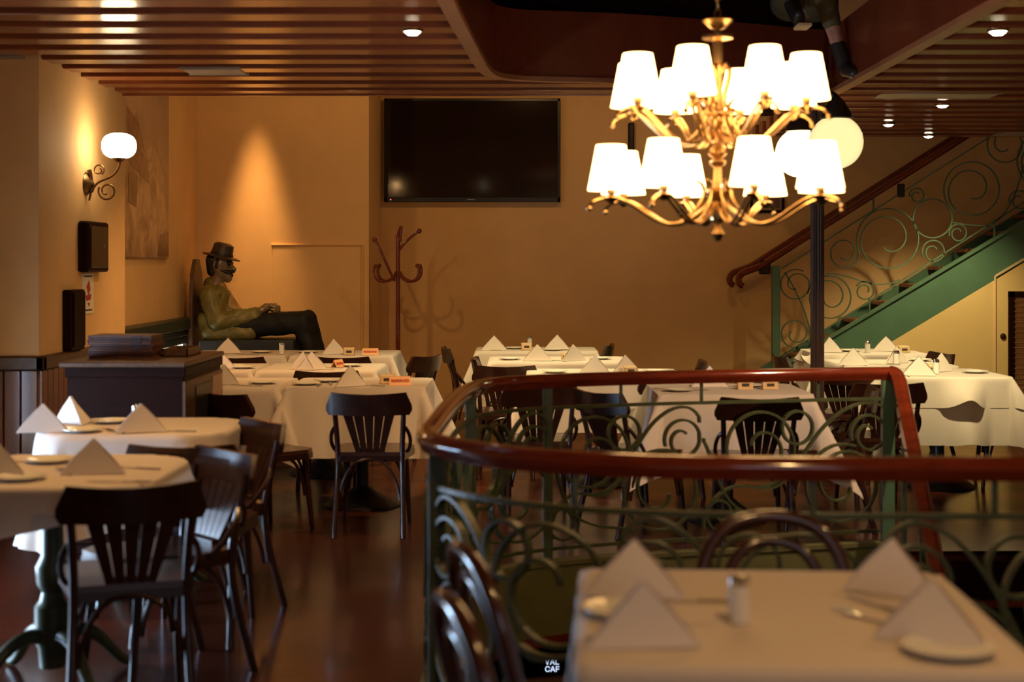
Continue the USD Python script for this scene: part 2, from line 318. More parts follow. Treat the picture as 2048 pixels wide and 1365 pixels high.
# ceilings: slatted soffit left of and before the opening, and right of it to the stairs; the slab over them is the gallery floor
open_px = [(-.34, 3.0), (-.33, 6.6), (-.27, 7.9), (-.235, 8.6), (-.20, 8.98), (-.12, 9.22), (.06, 9.34), (.45, 9.42), (1.0, 9.6), (1.7, 9.93), (2.17, 10.15)]
oc = spline(np.array(open_px), 90)
opening = Polygon(np.vstack([oc, [[2.18, 3.0]]])).buffer(0)
soffit = shapely.union_all([sbox(-4.5, -1.3, 2.22, YC1), sbox(2.2, -1.3, 5.7, YC2)]).difference(opening.buffer(.02))
cl = struct("ceiling", extrude(soffit, .1, CEIL + .22), M["ceil_back"])
y = YC1 - .20
rows = [YC1 - .215 - k * SLATP for k in range(28)] + [YC1 - .215 + k * SLATP for k in range(1, 10)]
for y0 in sorted(rows, reverse=True):
    g = sbox(-4.5, y0, 5.6, y0 + .185).intersection(soffit)
    g = g.difference(sbox(-4.6, YP0 - .01, XP, YP1))
    for q in getattr(g, "geoms", [g]):
        if q.area > .02:
            x0, a, x1, b = q.bounds
            if q.area > .97 * (x1 - x0) * (b - a): m = cbox(x0, x1, a, b, CEIL, CEIL + .10, .006)
            else: m = extrude(q, .10, CEIL)
            obj("slat", m, M["slat"], cl)
slab = soffit.difference(sbox(-4.6, YP1, 2.0, 15))
struct("ceiling_gallery", extrude(slab, .1, 3.0), M["slab"])
edge = np.vstack([oc, [[2.18, 9.9], [2.18, 3.0]]])
def edge_path(z): return np.c_[np.vstack([oc[:-1], np.linspace(oc[-1], (2.18, 9.9), 4), np.linspace((2.18, 9.85), (2.18, 3.0), 20)]), np.full(len(oc) - 1 + 24, z)]
fa = struct("trim_3", sweep(edge_path((CEIL + 3.14) / 2), rects(.035, 3.14 - CEIL), up=(0, 0, 1)), M["fascia"])
obj("lip", sweep(edge_path(CEIL - .012), rects(.075, .03), up=(0, 0, 1)), M["lip"], fa)
struct("wall_gallery", box(-3.0, 2.25, 10.24, YC1, 3.1, TOP), M["dark"])
struct("trim_4", cbox(-3.0, 2.2, YC1 - .015, YC1 + .01, CEIL - .01, CEIL + .4, .004), M["slat"])

# ------------------------------------------------------------------ staircase up at the back right (side on, at YS)
YS, YSF = 14.0, 14.62
sS = F / YS
def S(px, py): return np.array([(px - CX) / sS, HC - (py - CY) / sS])
st = thing("staircase", "green steel staircase with curled iron balustrade rising along the back wall to the right", "staircase")
def beam(p, q, h, y0, y1):
    poly = Polygon([(p[0], p[1]), (q[0], q[1]), (q[0], q[1] - h), (p[0], p[1] - h)])
    poly = poly.intersection(sbox(-9, 0, 9, 9)); m = trimesh.creation.extrude_polygon(poly, y1 - y0, engine="earcut")
    m = move(m, rx=PI / 2); m.apply_translation((0, y1, 0)); return m
a, b = S(1330, 873), S(2230, 333)
slope = (b[1] - a[1]) / (b[0] - a[0])
obj("stringer", beam(a, b, .40, YS, YS + .04), M["stringer"], st); obj("stringer", beam(a, b, .40, YSF, YSF + .04), M["stringer"], st)
obj("stringer_cap", beam(a + [0, .012], b + [0, .012], .03, YS - .02, YS + .06), M["stringer"], st)
n = int((b[1] - a[1]) / .172)
for i in range(n):
    x = a[0] + (i + .9) * .172 / slope; z = a[1] + (i + .55) * .172
    obj("tread", cbox(x - .13, x + .17, YS + .04, YSF, z - .04, z, .006), M["tread"], st)
def rail_line(px0, py0, px1, py1): return S(px0, py0), S(px1, py1)
h0, h1 = S(1505, 546), S(2230, 84)
for yy in (YS + .02, YSF):
    pth = [(h0[0] - .09, yy, h0[1] - .13), (h0[0] - .13, yy, h0[1] - .09), (h0[0] - .12, yy, h0[1] - .03), (h0[0] - .05, yy, h0[1] + .015), (h0[0] + .1, yy, h0[1] + .1 * .637 + .01)]
    pth = np.vstack([spline(pth, 14)[:-1], np.linspace((h0[0] + .1, yy, h0[1] + .0737), (h1[0], yy, h1[1]), 12)])
    obj("handrail", sweep(pth, circ(.034, 10, .045), up=(0, 1, 0)), M["mahog"], st, smooth=40)
t0, t1 = S(1565, 537), S(2230, 116)
flat = rects(.012, .022)
def iron(pts2, sec=flat, y=YS + .02):
    p = np.c_[pts2[:, 0], np.full(len(pts2), y), pts2[:, 1]]; return sweep(p, sec, up=(0, 1, 0))
obj("top_bar", iron(np.linspace(t0, t1, 6)), M["green_light"], st)
b0, b1 = S(1560, 718), S(2230, 289)
obj("bottom_bar", iron(np.linspace(b0, b1, 6)), M["green_light"], st)
nw = S(1552, 520)
obj("newel_post", cbox(nw[0] - .038, nw[0] + .038, YS - .02, YS + .06, .3, nw[1] - .06, .006), M["stringer"], st)
obj("newel_bracket", cbox(nw[0] - .16, nw[0] - .05, YS, YS + .04, nw[1] - .14, nw[1] + .0, .01), M["chair"], st)
q = S(1803, 380); obj("rail_bracket", cbox(q[0] - .035, q[0] + .035, YS, YS + .04, q[1] - .07, q[1] + .06, .01), M["black"], st)
for px, pa, pb in ((1740, 598, 632), (1748, 398, 425), (1990, 440, 480)):
    p0, p1 = S(px, pa), S(px, pb); obj("strut", cbox(p0[0] - .008, p0[0] + .008, YS + .01, YS + .03, p1[1], p0[1], .002), M["green_light"], st)
pxr = 1 / sS
for cx, cy, r, stt, tn, sg, inn in ((1778, 479, 64, 200, 1.9, -1, .30), (1946, 379, 58, 230, 1.9, -1, .30), (1835, 391, 15, 190, 1.4, -1, .3), (1868, 503, 23, 210, 1.5, -1, .3), (1917, 466, 18, 200, 1.5, -1, .3),
                                    (2012, 290, 37, 120, 1.5, 1, .25), (1690, 507, 30, 10, 1.4, -1, .35), (1660, 596, 45, 170, 1.9, -1, .28), (1592, 570, 31, 60, 1.6, 1, .25), (1591, 668, 29, 330, 1.5, -1, .3), (1731, 582, 19, 150, 1.5, -1, .3),
                                    (2095, 320, 60, 220, 1.9, -1, .3), (2040, 400, 20, 200, 1.4, -1, .3)):
    c = S(cx, cy); obj("scroll", iron(spiral(c, r * pxr, stt, tn, inn, 72, sg)), M["green_light"], st)
for cx, cy, r in ((1866, 437, 39),):
    c = S(cx, cy); an = np.linspace(0, 2 * PI, 40); obj("ring", iron(np.c_[c[0] + r * pxr * np.cos(an), c[1] + r * pxr * np.sin(an)]), M["green_light"], st)
for pts in (((1570, 545), (1600, 600), (1618, 650), (1628, 700)), ((1655, 548), (1700, 555), (1745, 568), (1800, 560)), ((1905, 445), (1940, 450), (1985, 452)), ((2048, 330), (2038, 370), (2018, 415), (1985, 448))):
    obj("bent_bar", iron(spline([S(*p) for p in pts], 20)), M["green_light"], st)
# cupboard under the stairs
lo = a + [0, -.40]; k = lambda x: lo[1] + slope * (x - lo[0])
xa = lo[0] + (0 - lo[1]) / slope
up_poly = Polygon([(xa + .02, 0), (5.6, 0), (5.6, min(k(5.6), 4.9)), ((xa + .02), k(xa + .02))]).buffer(0)
m = trimesh.creation.extrude_polygon(up_poly, .04, engine="earcut"); m = move(m, rx=PI / 2); m.apply_translation((0, YS + .04, 0))
us = struct("wall_understair", m, M["cream"])
d0, dh = (1990 - CX) / sS, HC - (553 - CY) / sS
obj("door_edge", cat([cbox(d0 - .008, d0 + .008, YS - .015, YS + .01, 0, dh, .003), ]), M["tan_card"], us)
obj("door_slope", sweep([(d0, YS - .004, dh), (d0 + 1.1, YS - .004, dh + 1.1 * slope)], rects(.02, .02), up=(0, 1, 0)), M["tan_card"], us)
kn = S(2006, 673); obj("lock_disc", move(lathe([(0, 0), (.03, 0), (.026, .012), (.012, .016), (0, .016)]), (kn[0], YS, kn[1]), rx=PI / 2), M["bronze"], us, smooth=40)
lx = (2016 - CX) / sS; lz = HC - (583 - CY) / sS
lv = struct("door_2", cat([cbox(lx, lx + .06, YS - .03, YS + .01, .02, lz, .005), cbox(lx, lx + .8, YS - .03, YS + .01, lz - .06, lz, .005), cbox(lx + .74, lx + .8, YS - .03, YS + .01, .02, lz, .005)]), M["dark"])
z = .08
while z < lz - .09:
    obj("louvre", move(cbox(lx + .05, lx + .75, -.02, .02, -.004, .004, .002), (0, YS - .012, z + .02), rx=0), M["tread"], lv); z += .05

# ------------------------------------------------------------------ balustrade round the well
bal = thing("balustrade", "curved balustrade of green iron scrolls under a polished red handrail around the stairwell", "railing")
prof = np.array([(-.036, .0), (-.036, .012), (-.028, .028), (-.012, .036), (.012, .036), (.028, .028), (.036, .012), (.036, 0), (.026, -.018), (.022, -.03), (-.022, -.03), (-.026, -.018)])
obj("handrail", sweep(rail, prof[::-1], up=(0, 0, 1)), M["mahog"], bal, smooth=45)
L = np.r_[0, np.cumsum(np.linalg.norm(np.diff(rail[:, :2], axis=0), axis=1))]
def on_rail(t, h): t = np.asarray(t); return np.c_[np.interp(t, L, rail[:, 0]), np.interp(t, L, rail[:, 1]), np.broadcast_to(h, t.shape)]
def bent(pts2, sec=rects(.012, .028)):
    p = on_rail(pts2[:, 0], pts2[:, 1]); t = np.gradient(p, axis=0)
    tl = on_rail(pts2[:, 0] + .02, pts2[:, 1]) - on_rail(pts2[:, 0] - .02, pts2[:, 1]); tl[:, 2] = 0; tl /= np.linalg.norm(tl, axis=1, keepdims=True) + 1e-9
    nrm = np.c_[-tl[:, 1], tl[:, 0], np.zeros(len(tl))]; t /= np.linalg.norm(t, axis=1, keepdims=True) + 1e-9
    bn = np.cross(nrm, t); k_ = len(sec); v = (p[:, None] + sec[None, :, 1:] * nrm[:, None] + sec[None, :, :1] * bn[:, None]).reshape(-1, 3)
    f = []
    for i in range(len(p) - 1):
        for j in range(k_):
            q = [i * k_ + j, i * k_ + (j + 1) % k_, (i + 1) * k_ + (j + 1) % k_, (i + 1) * k_ + j]; f += [[q[0], q[1], q[2]], [q[0], q[2], q[3]]]
    e = (len(p) - 1) * k_
    f += [[0, 2, 1], [0, 3, 2], [e, e + 1, e + 2], [e, e + 2, e + 3]]
    return trimesh.Trimesh(v, f, process=False)
for h, nm in ((.80, "upper_bar"), (.11, "lower_bar")):
    obj(nm, sweep(on_rail(np.linspace(.02, L[-1] - .02, 150), h), rects(.02, .016), up=(0, 0, 1)), M["green"], bal)
def t_at(px, near): # arc length where the rail crosses a picture column
    xs = CX + F * rail[:, 0] / rail[:, 1]; idx = np.arange(len(rail)); k = np.argmin(rail[:, 0]); sel = idx <= k if near else idx >= k
    return L[idx[sel][np.argmin(np.abs(xs[sel] - px))]]
posts = [(t_at(2300, 1), .03), (t_at(876, 1), .036), (t_at(942, 0), .03), (t_at(1095, 0), .03), (L[-1] - .02, .045)]
for t, w in posts:
    p = on_rail([t], 0)[0]; obj("post", cbox(p[0] - w / 2 - .01, p[0] + w / 2 + .01, p[1] - w / 2, p[1] + w / 2, .0, RH - .03, .004), M["green"] if w < .04 else M["stringer"], bal)
for t in (t_at(1412, 0), t_at(1640, 0), t_at(1250, 0), t_at(1640, 1), t_at(1150, 1), t_at(2000, 1)):
    p = on_rail([t], 0)[0]; obj("stub", cbox(p[0] - .008, p[0] + .008, p[1] - .008, p[1] + .008, .80, RH - .02, .002), M["green"], bal)
def motif(ta, tb, mirror=False):
    w = tb - ta
    def put(pts2, nm="scroll"):
        p = np.array(pts2, float); u = p[:, 0] / 1.0
        t = ta + (1 - u if mirror else u) * w; p = np.c_[np.clip(t, ta + .012, tb - .012), np.clip(p[:, 1], .122, .79)]; obj(nm, bent(p), M["green"], bal)
    k_ = 1.0 / w
    def sp(c, r, st_, tn, inn, sg=1):
        q = spiral((0, 0), r, st_, tn, inn, 56, sg); put(np.c_[c[0] + q[:, 0] * k_, c[1] + q[:, 1]])
    sp((.30, .56), .20, 250, 1.75, .22, 1); sp((.74, .36), .21, 70, 1.75, .22, 1)
    put(spline([(.0, .16), (.10, .34), (.22, .37), (.38, .36), (.56, .56), (.74, .74), (.90, .78), (1.0, .70)], 40), "bent_bar")
    put(spline([(.0, .62), (.06, .48), (.16, .28), (.36, .20), (.56, .17)], 30), "bent_bar")
    sp((.88, .62), .10, 200, 1.4, .3, -1); sp((.10, .23), .085, 30, 1.4, .3, -1)
    q = np.linspace(0, 2 * PI, 30); put(np.c_[.50 + .085 * np.cos(q) * k_, .66 + .085 * np.sin(q)], "ring")
cuts = sorted([t_at(2300, 1), t_at(1760, 1), t_at(1240, 1), t_at(876, 1), t_at(942, 0), t_at(1095, 0), t_at(1412, 0), L[-1]])
for ta, tb in zip(cuts[:-1], cuts[1:]):
    if tb - ta > .25:
        n_ = max(1, round((tb - ta) / .95))
        for j in range(n_): motif(ta + (tb - ta) * j / n_, ta + (tb - ta) * (j + 1) / n_, j % 2 == 1)
# flight down into the well
dn = thing("stairs_down", "dark wooden flight descending into the stairwell beside a sloping red handrail", "staircase")
for i in range(9):
    y0 = 7.52 - .21 * i; z = -.185 * (i + 1)
    obj("tread", cbox(2.03, 3.45, y0 - .27, y0, z - .04, z, .006), M["dark"], dn); obj("riser", box(2.03, 3.45, y0 - .01, y0, z, z + .15), M["dark"], dn)
    obj("nosing", cbox(2.03, 3.45, y0 - .285, y0 - .262, z - .03, z + .004, .004), M["mahog"], dn)
e = rail[-1]
pth = np.vstack([spline([e + [-.01, 0, 0], e + [.01, -.03, -.01], e + [.02, -.09, -.07]], 6)[:-1], np.linspace(e + [.02, -.09, -.07], e + [-.03, -1.5, -1.52], 10)])
obj("handrail", sweep(pth, prof[::-1] * 1.15, up=(1, 0, 0)), M["mahog"], dn, smooth=45)
obj("stringer", sweep([(2.0, 7.5, -.14), (2.0, 5.5, -1.9)], rects(.03, .26), up=(1, 0, 0)), M["stringer"], dn)
for i in range(3):
    p = e + [0.0, -.25 - .33 * i, -.26 - .34 * i]; obj("baluster", cbox(p[0] - .012, p[0] + .012, p[1] - .012, p[1] + .012, p[2] - .9, p[2], .003), M["green"], dn)
# sign on the lower storey
p = P(1062, 1328, 8.0)
sg = thing("sign", "black sign with small white capital letters below the stairwell edge behind the near tablecloth", "sign", p)
obj("panel", cbox(-.13, .16, 0, .02, -.075, .06, .004), M["plastic"], sg)
for txt, zz in (("VAL", -.005), ("CAF", -.045)): obj("lettering", move(meshkit.text_mesh(txt, .03, .002, True), (.075, -.001, zz), rx=PI / 2), M["white_text"], sg)
obj("lamp_dot", cbox(-.12, -.09, -.006, .002, .03, .045, .003), M["brass"], sg)

# ------------------------------------------------------------------ chandelier
cc = np.array([.722, 5.3]); sc_ = F / 5.3
H = lambda py: HC - (py - CY) / sc_
ch = thing("chandelier", "two-tier brass chandelier with sixteen glowing white shades hanging over the stairwell", "chandelier", (cc[0], cc[1], 0))
stem = [(0, H(484)), (.012, H(482)), (.026, H(468)), (.012, H(455)), (.010, H(448)), (.03, H(440)), (.036, H(425)), (.022, H(405)), (.045, H(392)), (.05, H(383)), (.016, H(375)), (.013, H(335)), (.028, H(328)), (.03, H(322)), (.014, H(318)), (.034, H(308)), (.03, H(298)), (.016, H(290)),
        (.012, H(262)), (.035, H(245)), (.04, H(236)), (.06, H(230)), (.06, H(226)), (.02, H(220)), (.016, H(150)), (.026, H(140)), (.026, H(132)), (.018, H(128)), (.018, H(82)), (.056, H(78)), (.056, H(72)), (.01, H(68)), (.01, H(60)), (.03, H(56)), (.056, H(42)), (.054, H(38)), (0, H(36))]
obj("stem", lathe(stem, 20), M["brass"], ch, smooth=40)
links = []
for i in range(60):
    an = np.linspace(0, 2 * PI, 11)[:-1]; ring = np.c_[.011 * np.cos(an), np.zeros(10), .02 * np.sin(an)]
    r = sweep(ring, circ(.0032, 5), closed=True, up=(0, 1, 0)); links.append(move(r, (0, 0, H(36) + .016 + .033 * i), rz=PI / 2 * (i % 2)))
obj("chain", cat(links), M["brass"], ch)
obj("ceiling_rose", lathe([(0, 4.99), (.08, 4.99), (.075, 4.95), (.02, 4.90), (0, 4.90)], 20), M["brass"], ch)
shade_m = lathe([(.053, .163), (.084, .0), (.0825, .0), (.0515, .163)], 24)
def ring_arm(R, z0, zh, zd, rin, a, lower):
    g = thing_arm = None
    A = lambda r, z, o=0: (r * math.cos(a) - o * math.sin(a), r * math.sin(a) + o * math.cos(a), z)
    parts = []
    for o in (-.010, .010):
        parts.append(tube([A(rin, zh, o), A(rin + .03, zh - .03, o), A(R * .45, zd, o), A(R * .75, zd + (z0 - zd) * .45, o), A(R * .95, z0 - .028, o), A(R, z0 - .03, o)], .0068, 22, 6))
    parts.append(tube([A(R * .96, z0 - .035), A(R + .04, z0 - .032), A(R + .075, z0 - .05), A(R + .082, z0 - .065)], .006, 10, 6))
    parts.append(move(trimesh.creation.icosphere(1, .0105), A(R + .082, z0 - .066)))
    parts.append(tube([A(R * .40, zd), A(R * .22, zd + .05), A(R * .13, zd + .12), A(R * .2, zd + .16)], .0055, 12, 6))
    arm = obj("arm", cat(parts), M["brass"], ch, smooth=50)
    x, y, _ = A(R, 0)
    obj("cup", lathe([(0, z0 - .05), (.012, z0 - .045), (.030, z0 - .026), (.012, z0 - .02), (.016, z0 - .008), (.016, z0 + .03), (0, z0 + .03)], 12, (x, y, 0)), M["brass"], arm, smooth=40)
    obj("shade", move(shade_m, (x, y, z0)), M["shade"], arm, smooth=40)
for i in range(8): ring_arm(.40, H(383), H(405), H(449), .03, math.radians(10 + 45 * i), True)
for i in range(8): ring_arm(.325, H(207), H(262), H(287), .03, math.radians(22 + 45 * i), False)
for i in range(6):
    a = math.radians(60 * i + 15); A = lambda r, z: (r * math.cos(a), r * math.sin(a), z)
    obj("loop", cat([tube([A(.02, H(136)), A(.045, H(132)), A(.05, H(150)), A(.03, H(200)), A(.075, H(222))], .006, 16, 6), tube([A(.045, H(236)), A(.06, H(255)), A(.045, H(283)), A(.02, H(280))], .006, 12, 6)]), M["brass"], ch, smooth=50)

# ------------------------------------------------------------------ iron post with twin globes
gp = thing("globe_lamp_post", "fluted dark iron post carrying twin round glowing globes near the stairs", "lamp post", (2.03, 9.9, 0))
flut = Polygon([((.047 - .006 * (i % 2)) * math.cos(2 * PI * i / 32), (.047 - .006 * (i % 2)) * math.sin(2 * PI * i / 32)) for i in range(32)])
obj("shaft", extrude(flut, 2.9 - .5, .5), M["brown_iron"], gp); obj("base", lathe([(0, 0), (.12, 0), (.12, .06), (.08, .1), (.09, .3), (.07, .46), (.05, .5), (0, .5)], 20), M["brown_iron"], gp, smooth=30)
obj("capital", lathe([(0, 2.6), (.05, 2.6), (.08, 2.66), (.1, 2.70), (0, 2.70)], 20), M["brown_iron"], gp, smooth=30)
for yy, xx, mm in ((-.45, .03, "globe_dim"), (.45, -.03, "globe")):
    g = obj("arm", cat([tube([(0, 0, 2.42), (xx * .5, yy * .5, 2.62), (xx, yy, 2.60)], .016, 14, 8), lathe([(0, 2.60), (.02, 2.60), (.05, 2.57), (.10, 2.485), (.105, 2.455), (0, 2.455)], 20, (xx, yy, 0))]), M["black"], gp, smooth=40)
    obj("globe", lathe([(.176 * math.sin(t) , 2.30 - .176 * math.cos(t)) for t in np.linspace(0, 2.58, 24)], 32, (xx, yy, 0)), M[mm], g, smooth=60)

# ------------------------------------------------------------------ wall lamp, poster, devices on the pier
wy = 9.42
sn = thing("wall_lamp", "bronze scrolled wall lamp with flattened glowing globe on the left pier", "wall lamp", (XP, wy, 0))
Z = lambda py: HC - (py - CY) * 9.42 / F
obj("backplate", move(lathe([(0, .0), (.075, 0), (.07, .012), (.04, .03), (.015, .05), (0, .055)], 20), (0, 0, Z(368)), ry=PI / 2, s=None), M["bronze"], sn, smooth=40)
obj("finial", cat([tube([(.02, 0, Z(340)), (.035, 0, Z(368)), (.02, 0, Z(402))], .016, 10, 8, .006)]), M["bronze"], sn, smooth=40)
gx = .215
obj("arm", cat([tube([(.04, 0, Z(385)), (.10, 0, Z(362)), (.17, 0, Z(352)), (gx, 0, Z(333)), (gx, 0, Z(320))], .008, 20, 8),
                sweep(np.insert(spiral((.135, Z(383)), .055, 150, 1.35, .3, 40, 1), 1, 0, axis=1), circ(.006, 6), up=(0, 1, 0)), sweep(np.insert(spiral((.085, Z(340)), .034, 300, 1.35, .3, 36, 1), 1, 0, axis=1), circ(.005, 6), up=(0, 1, 0))]), M["bronze"], sn, smooth=50)
obj("gallery", lathe([(0, Z(326)), (.03, Z(322)), (.05, Z(315)), (0, Z(314))], 16, (gx, 0, 0)), M["bronze"], sn, smooth=40)
prf = [(0.0, Z(318))] + [(.11 * abs(math.sin(t)) ** .75, Z(292) - .083 * math.copysign(abs(math.cos(t)) ** .8, math.cos(t))) for t in np.linspace(.35, 2.9, 20)] + [(0, Z(266))]
obj("globe", lathe(prf, 28, (gx, 0, 0)), M["sconce"], sn, smooth=60)

pz0, pz1 = HC + 13 * 12.4 / F, 3.02
po = thing("poster", "large sepia print of an old building hanging on the left wall behind the wall lamp", "poster", (XL, 0, 0))
obj("print", cbox(.004, .028, 10.45, 12.40, pz0, pz1, .004), M["poster"], po)
def shape(pts, m, d): # a flat printed shape in (y, z)
    q = trimesh.creation.extrude_polygon(Polygon(pts), .0012, engine="earcut"); q.vertices = q.vertices[:, [2, 0, 1]] + [.028 + d, 0, 0]; q.invert() if q.volume < 0 else None; return obj("printed_shape", q, M[m], po)
shape([(11.0, 2.35), (11.3, 2.75), (11.6, 2.4), (11.9, 2.5), (12.39, 2.2), (12.39, 3.0), (10.46, 3.0), (10.46, 2.4)], "sepia_sky", .0002)
shape([(11.05, 2.72), (11.42, 2.62), (11.42, 2.42), (11.7, 2.34), (11.72, 2.16), (11.1, 2.3)], "sepia_mid", .0006)
shape([(10.55, 1.98), (10.85, 2.02), (10.9, 2.28), (10.6, 2.25)], "sepia_dark", .0008); shape([(11.1, 1.98), (11.35, 1.95), (11.38, 2.2), (11.12, 2.22)], "sepia_dark", .0008)
shape([(10.5, 1.90), (11.0, 1.92), (11.0, 1.96), (10.5, 1.95)], "sepia_mid", .001)
shape([(12.0, 1.57), (12.38, 1.57), (12.38, 1.78), (12.1, 1.75)], "sepia_dark", .0008)
bx = thing("wall_box", "small dark brown wall box mounted above a notice on the left pier", "box", (XP, 0, 0))
obj("case", cbox(0, .07, 9.24, 9.70, HC - .048, HC + .28, .012), M["dark"], bx); obj("front", cbox(.06, .078, 9.28, 9.66, HC - .02, HC + .25, .006), M["plastic"], bx); obj("screw", cbox(.076, .082, 9.55, 9.57, HC + .12, HC + .125, .001), M["steel"], bx)
nt = thing("notice", "small white paper notice with red emblem on the left pier under the wall box", "notice", (XP, 0, 0))
obj("sheet", cbox(0, .006, 9.33, 9.57, 1.18, 1.445, .001), M["paper"], nt)
for k_, (pts) in enumerate(([(9.41, 1.36), (9.47, 1.40), (9.50, 1.34), (9.45, 1.30)], [(9.39, 1.30), (9.52, 1.31), (9.50, 1.27), (9.41, 1.265)], [(9.43, 1.255), (9.49, 1.25), (9.47, 1.225)])):
    q = trimesh.creation.extrude_polygon(Polygon(pts), .001, engine="earcut"); q.vertices = q.vertices[:, [2, 0, 1]] + [.006, 0, 0]; obj("emblem", q, M["red_ink"], nt)
for z0 in (1.42, 1.20): obj("caption", box(.006, .007, 9.36, 9.54, z0, z0 + .010), M["dark_ink"], nt)
sb_ = thing("holder", "tall dark brown wooden holder standing against the left pier beside the menus", "holder", (XP, 0, 0))
obj("body", cbox(.0, .06, 8.93, 9.2, .965, 1.345, .008), M["dark"], sb_); obj("cover", cbox(.058, .07, 8.95, 9.18, .99, 1.33, .004), M["dark"], sb_)

# ------------------------------------------------------------------ television, coat stand, pictures
tb = F / YB
tx0, tx1, tz1, tz0 = (770 - CX) / tb, (1120 - CX) / tb, HC - (199 - CY) / tb, HC - (405 - CY) / tb
tv = thing("television", "large black flat television hung on the back wall, switched off with a red light", "television", ((tx0 + tx1) / 2, YB - .032, (tz0 + tz1) / 2))
hw, hh = (tx1 - tx0) / 2, (tz1 - tz0) / 2
obj("bezel", cat([cbox(-hw, hw, -.06, -.005, hh - .03, hh, .004), cbox(-hw, hw, -.06, -.005, -hh, -hh + .05, .004), cbox(-hw, -hw + .03, -.06, -.005, -hh, hh, .004), cbox(hw - .03, hw, -.06, -.005, -hh, hh, .004), box(-hw + .01, hw - .01, -.045, -.0, -hh + .01, hh - .01)]), M["plastic"], tv)
obj("screen", box(-hw + .028, hw - .028, -.05, -.046, -hh + .048, hh - .028), M["screen"], tv)
obj("bracket", box(-.3, .3, -.002, .03, -.2, .2), M["plastic"], tv); obj("standby_light", box(-hw + .06, -hw + .072, -.063, -.058, -hh + .018, -hh + .03), M["red_led"], tv); obj("maker_badge", box(-.05, .03, -.0615, -.059, -hh + .02, -hh + .028), M["steel"], tv)
cr_y = 13.4; cs = F / cr_y
def C(px, py, dy=0): return ((px - 796) / cs, dy, HC - (py - CY) / cs)
ck = thing("coat_stand", "tall bentwood coat stand with curled hooks below the television", "coat stand", ((796 - CX) / cs, cr_y, 0))
obj("pole", cat([tube([(0, 0, .05), C(796, 470)], .024, 12, 10, .02), tube([C(796, 480), C(798, 465), C(803, 452)], .018, 8, 8, .013)]), M["mahog"], ck, smooth=40)
for pts in (((790, 562, -.03), (775, 530, -.06), (757, 490, -.08), (751, 480, -.08)), ((800, 500, .0), (815, 480, .03), (832, 466, .05), (838, 462, .05)), ((803, 452, 0), (802, 462, 0), (799, 480, 0))):
    pp = [C(*q) for q in pts]; obj("hook", cat([tube(pp, .014, 14, 8), move(trimesh.creation.icosphere(2, .024), pp[-1])]), M["mahog"], ck, smooth=50)
for sg_ in (-1, 1):
    for dy in (-.12, .12):
        pp = [(sg_ * .02, dy * .2, C(0, 545)[2]), (sg_ * .09, dy, C(0, 562)[2]), (sg_ * .17, dy * 1.4, C(0, 560)[2]), (sg_ * .205, dy * 1.5, C(0, 545)[2]), (sg_ * .19, dy * 1.4, C(0, 532)[2])]
        obj("hook", cat([tube(pp, .013, 16, 8), move(trimesh.creation.icosphere(2, .02), pp[-1])]), M["mahog"], ck, smooth=50)
for i in range(4):
    a = PI / 4 + i * PI / 2; A = lambda r, z: (r * math.cos(a), r * math.sin(a), z)
    obj("foot", tube([A(.02, .42), A(.07, .45), A(.13, .25), A(.19, .02)], .015, 18, 8), M["mahog"], ck, smooth=50)
pf = thing("picture", "small framed dark picture on the back wall behind the chandelier", "picture", ((1534 - CX) / tb, YB, HC - (398 - CY) / tb))
w_, h_ = 34 / tb, 28 / tb
obj("frame", cat([cbox(-w_, w_, -.03, 0, h_ - .025, h_), cbox(-w_, w_, -.03, 0, -h_, -h_ + .025), cbox(-w_, -w_ + .025, -.03, 0, -h_, h_), cbox(w_ - .025, w_, -.03, 0, -h_, h_)]), M["dark"], pf)
obj("mount", box(-w_ + .02, w_ - .02, -.016, 0, -h_ + .02, h_ - .02), M["sepia_sky"], pf); obj("photograph", box(-w_ + .05, w_ - .05, -.018, -.014, -h_ + .05, h_ - .05), M["sepia_dark"], pf)
ws = thing("wall_speaker", "narrow upright dark bar on the back wall right of the television", "speaker", ((1262 - CX) / tb, YB, HC - (279 - CY) / tb))
obj("body", cbox(-.03, .03, -.05, 0, -.165, .165, .008), M["dark"], ws); obj("grille", box(-.02, .02, -.053, -.049, -.15, .15), M["plastic"], ws)

# ------------------------------------------------------------------ sideboard with menus
sbx = thing("sideboard", "dark wooden sideboard with a worn brown top below the left pier", "sideboard", (-2.03, 7.92, 0))
obj("body", cat([cbox(-.30, .30, -.46, .46, .06, .93, .006), cbox(-.27, .27, -.43, .43, 0, .06, .004)]), M["dark"], sbx)
obj("top", cbox(-.335, .315, -.49, .49, .972, 1.0, .006), M["oldwood"], sbx); obj("apron", cbox(-.31, .31, -.47, .47, .92, .972, .004), M["dark"], sbx)
obj("side_board", cbox(.29, .312, -.46, .46, .62, .90, .004), M["oldwood"], sbx)
obj("side_panel", cbox(.305, .318, -.25, .10, .64, .86, .004), M["black"], sbx); obj("side_panel", cbox(.305, .318, .16, .43, .64, .88, .004), M["sepia_mid"], sbx); obj("side_board", cbox(.29, .312, -.46, .46, .30, .61, .004), M["oldwood"], sbx)
ordn = ["bottom", "second", "third", "fourth", "fifth", "sixth", "seventh", "eighth", "ninth", "topmost"]
rr = random.Random(2)
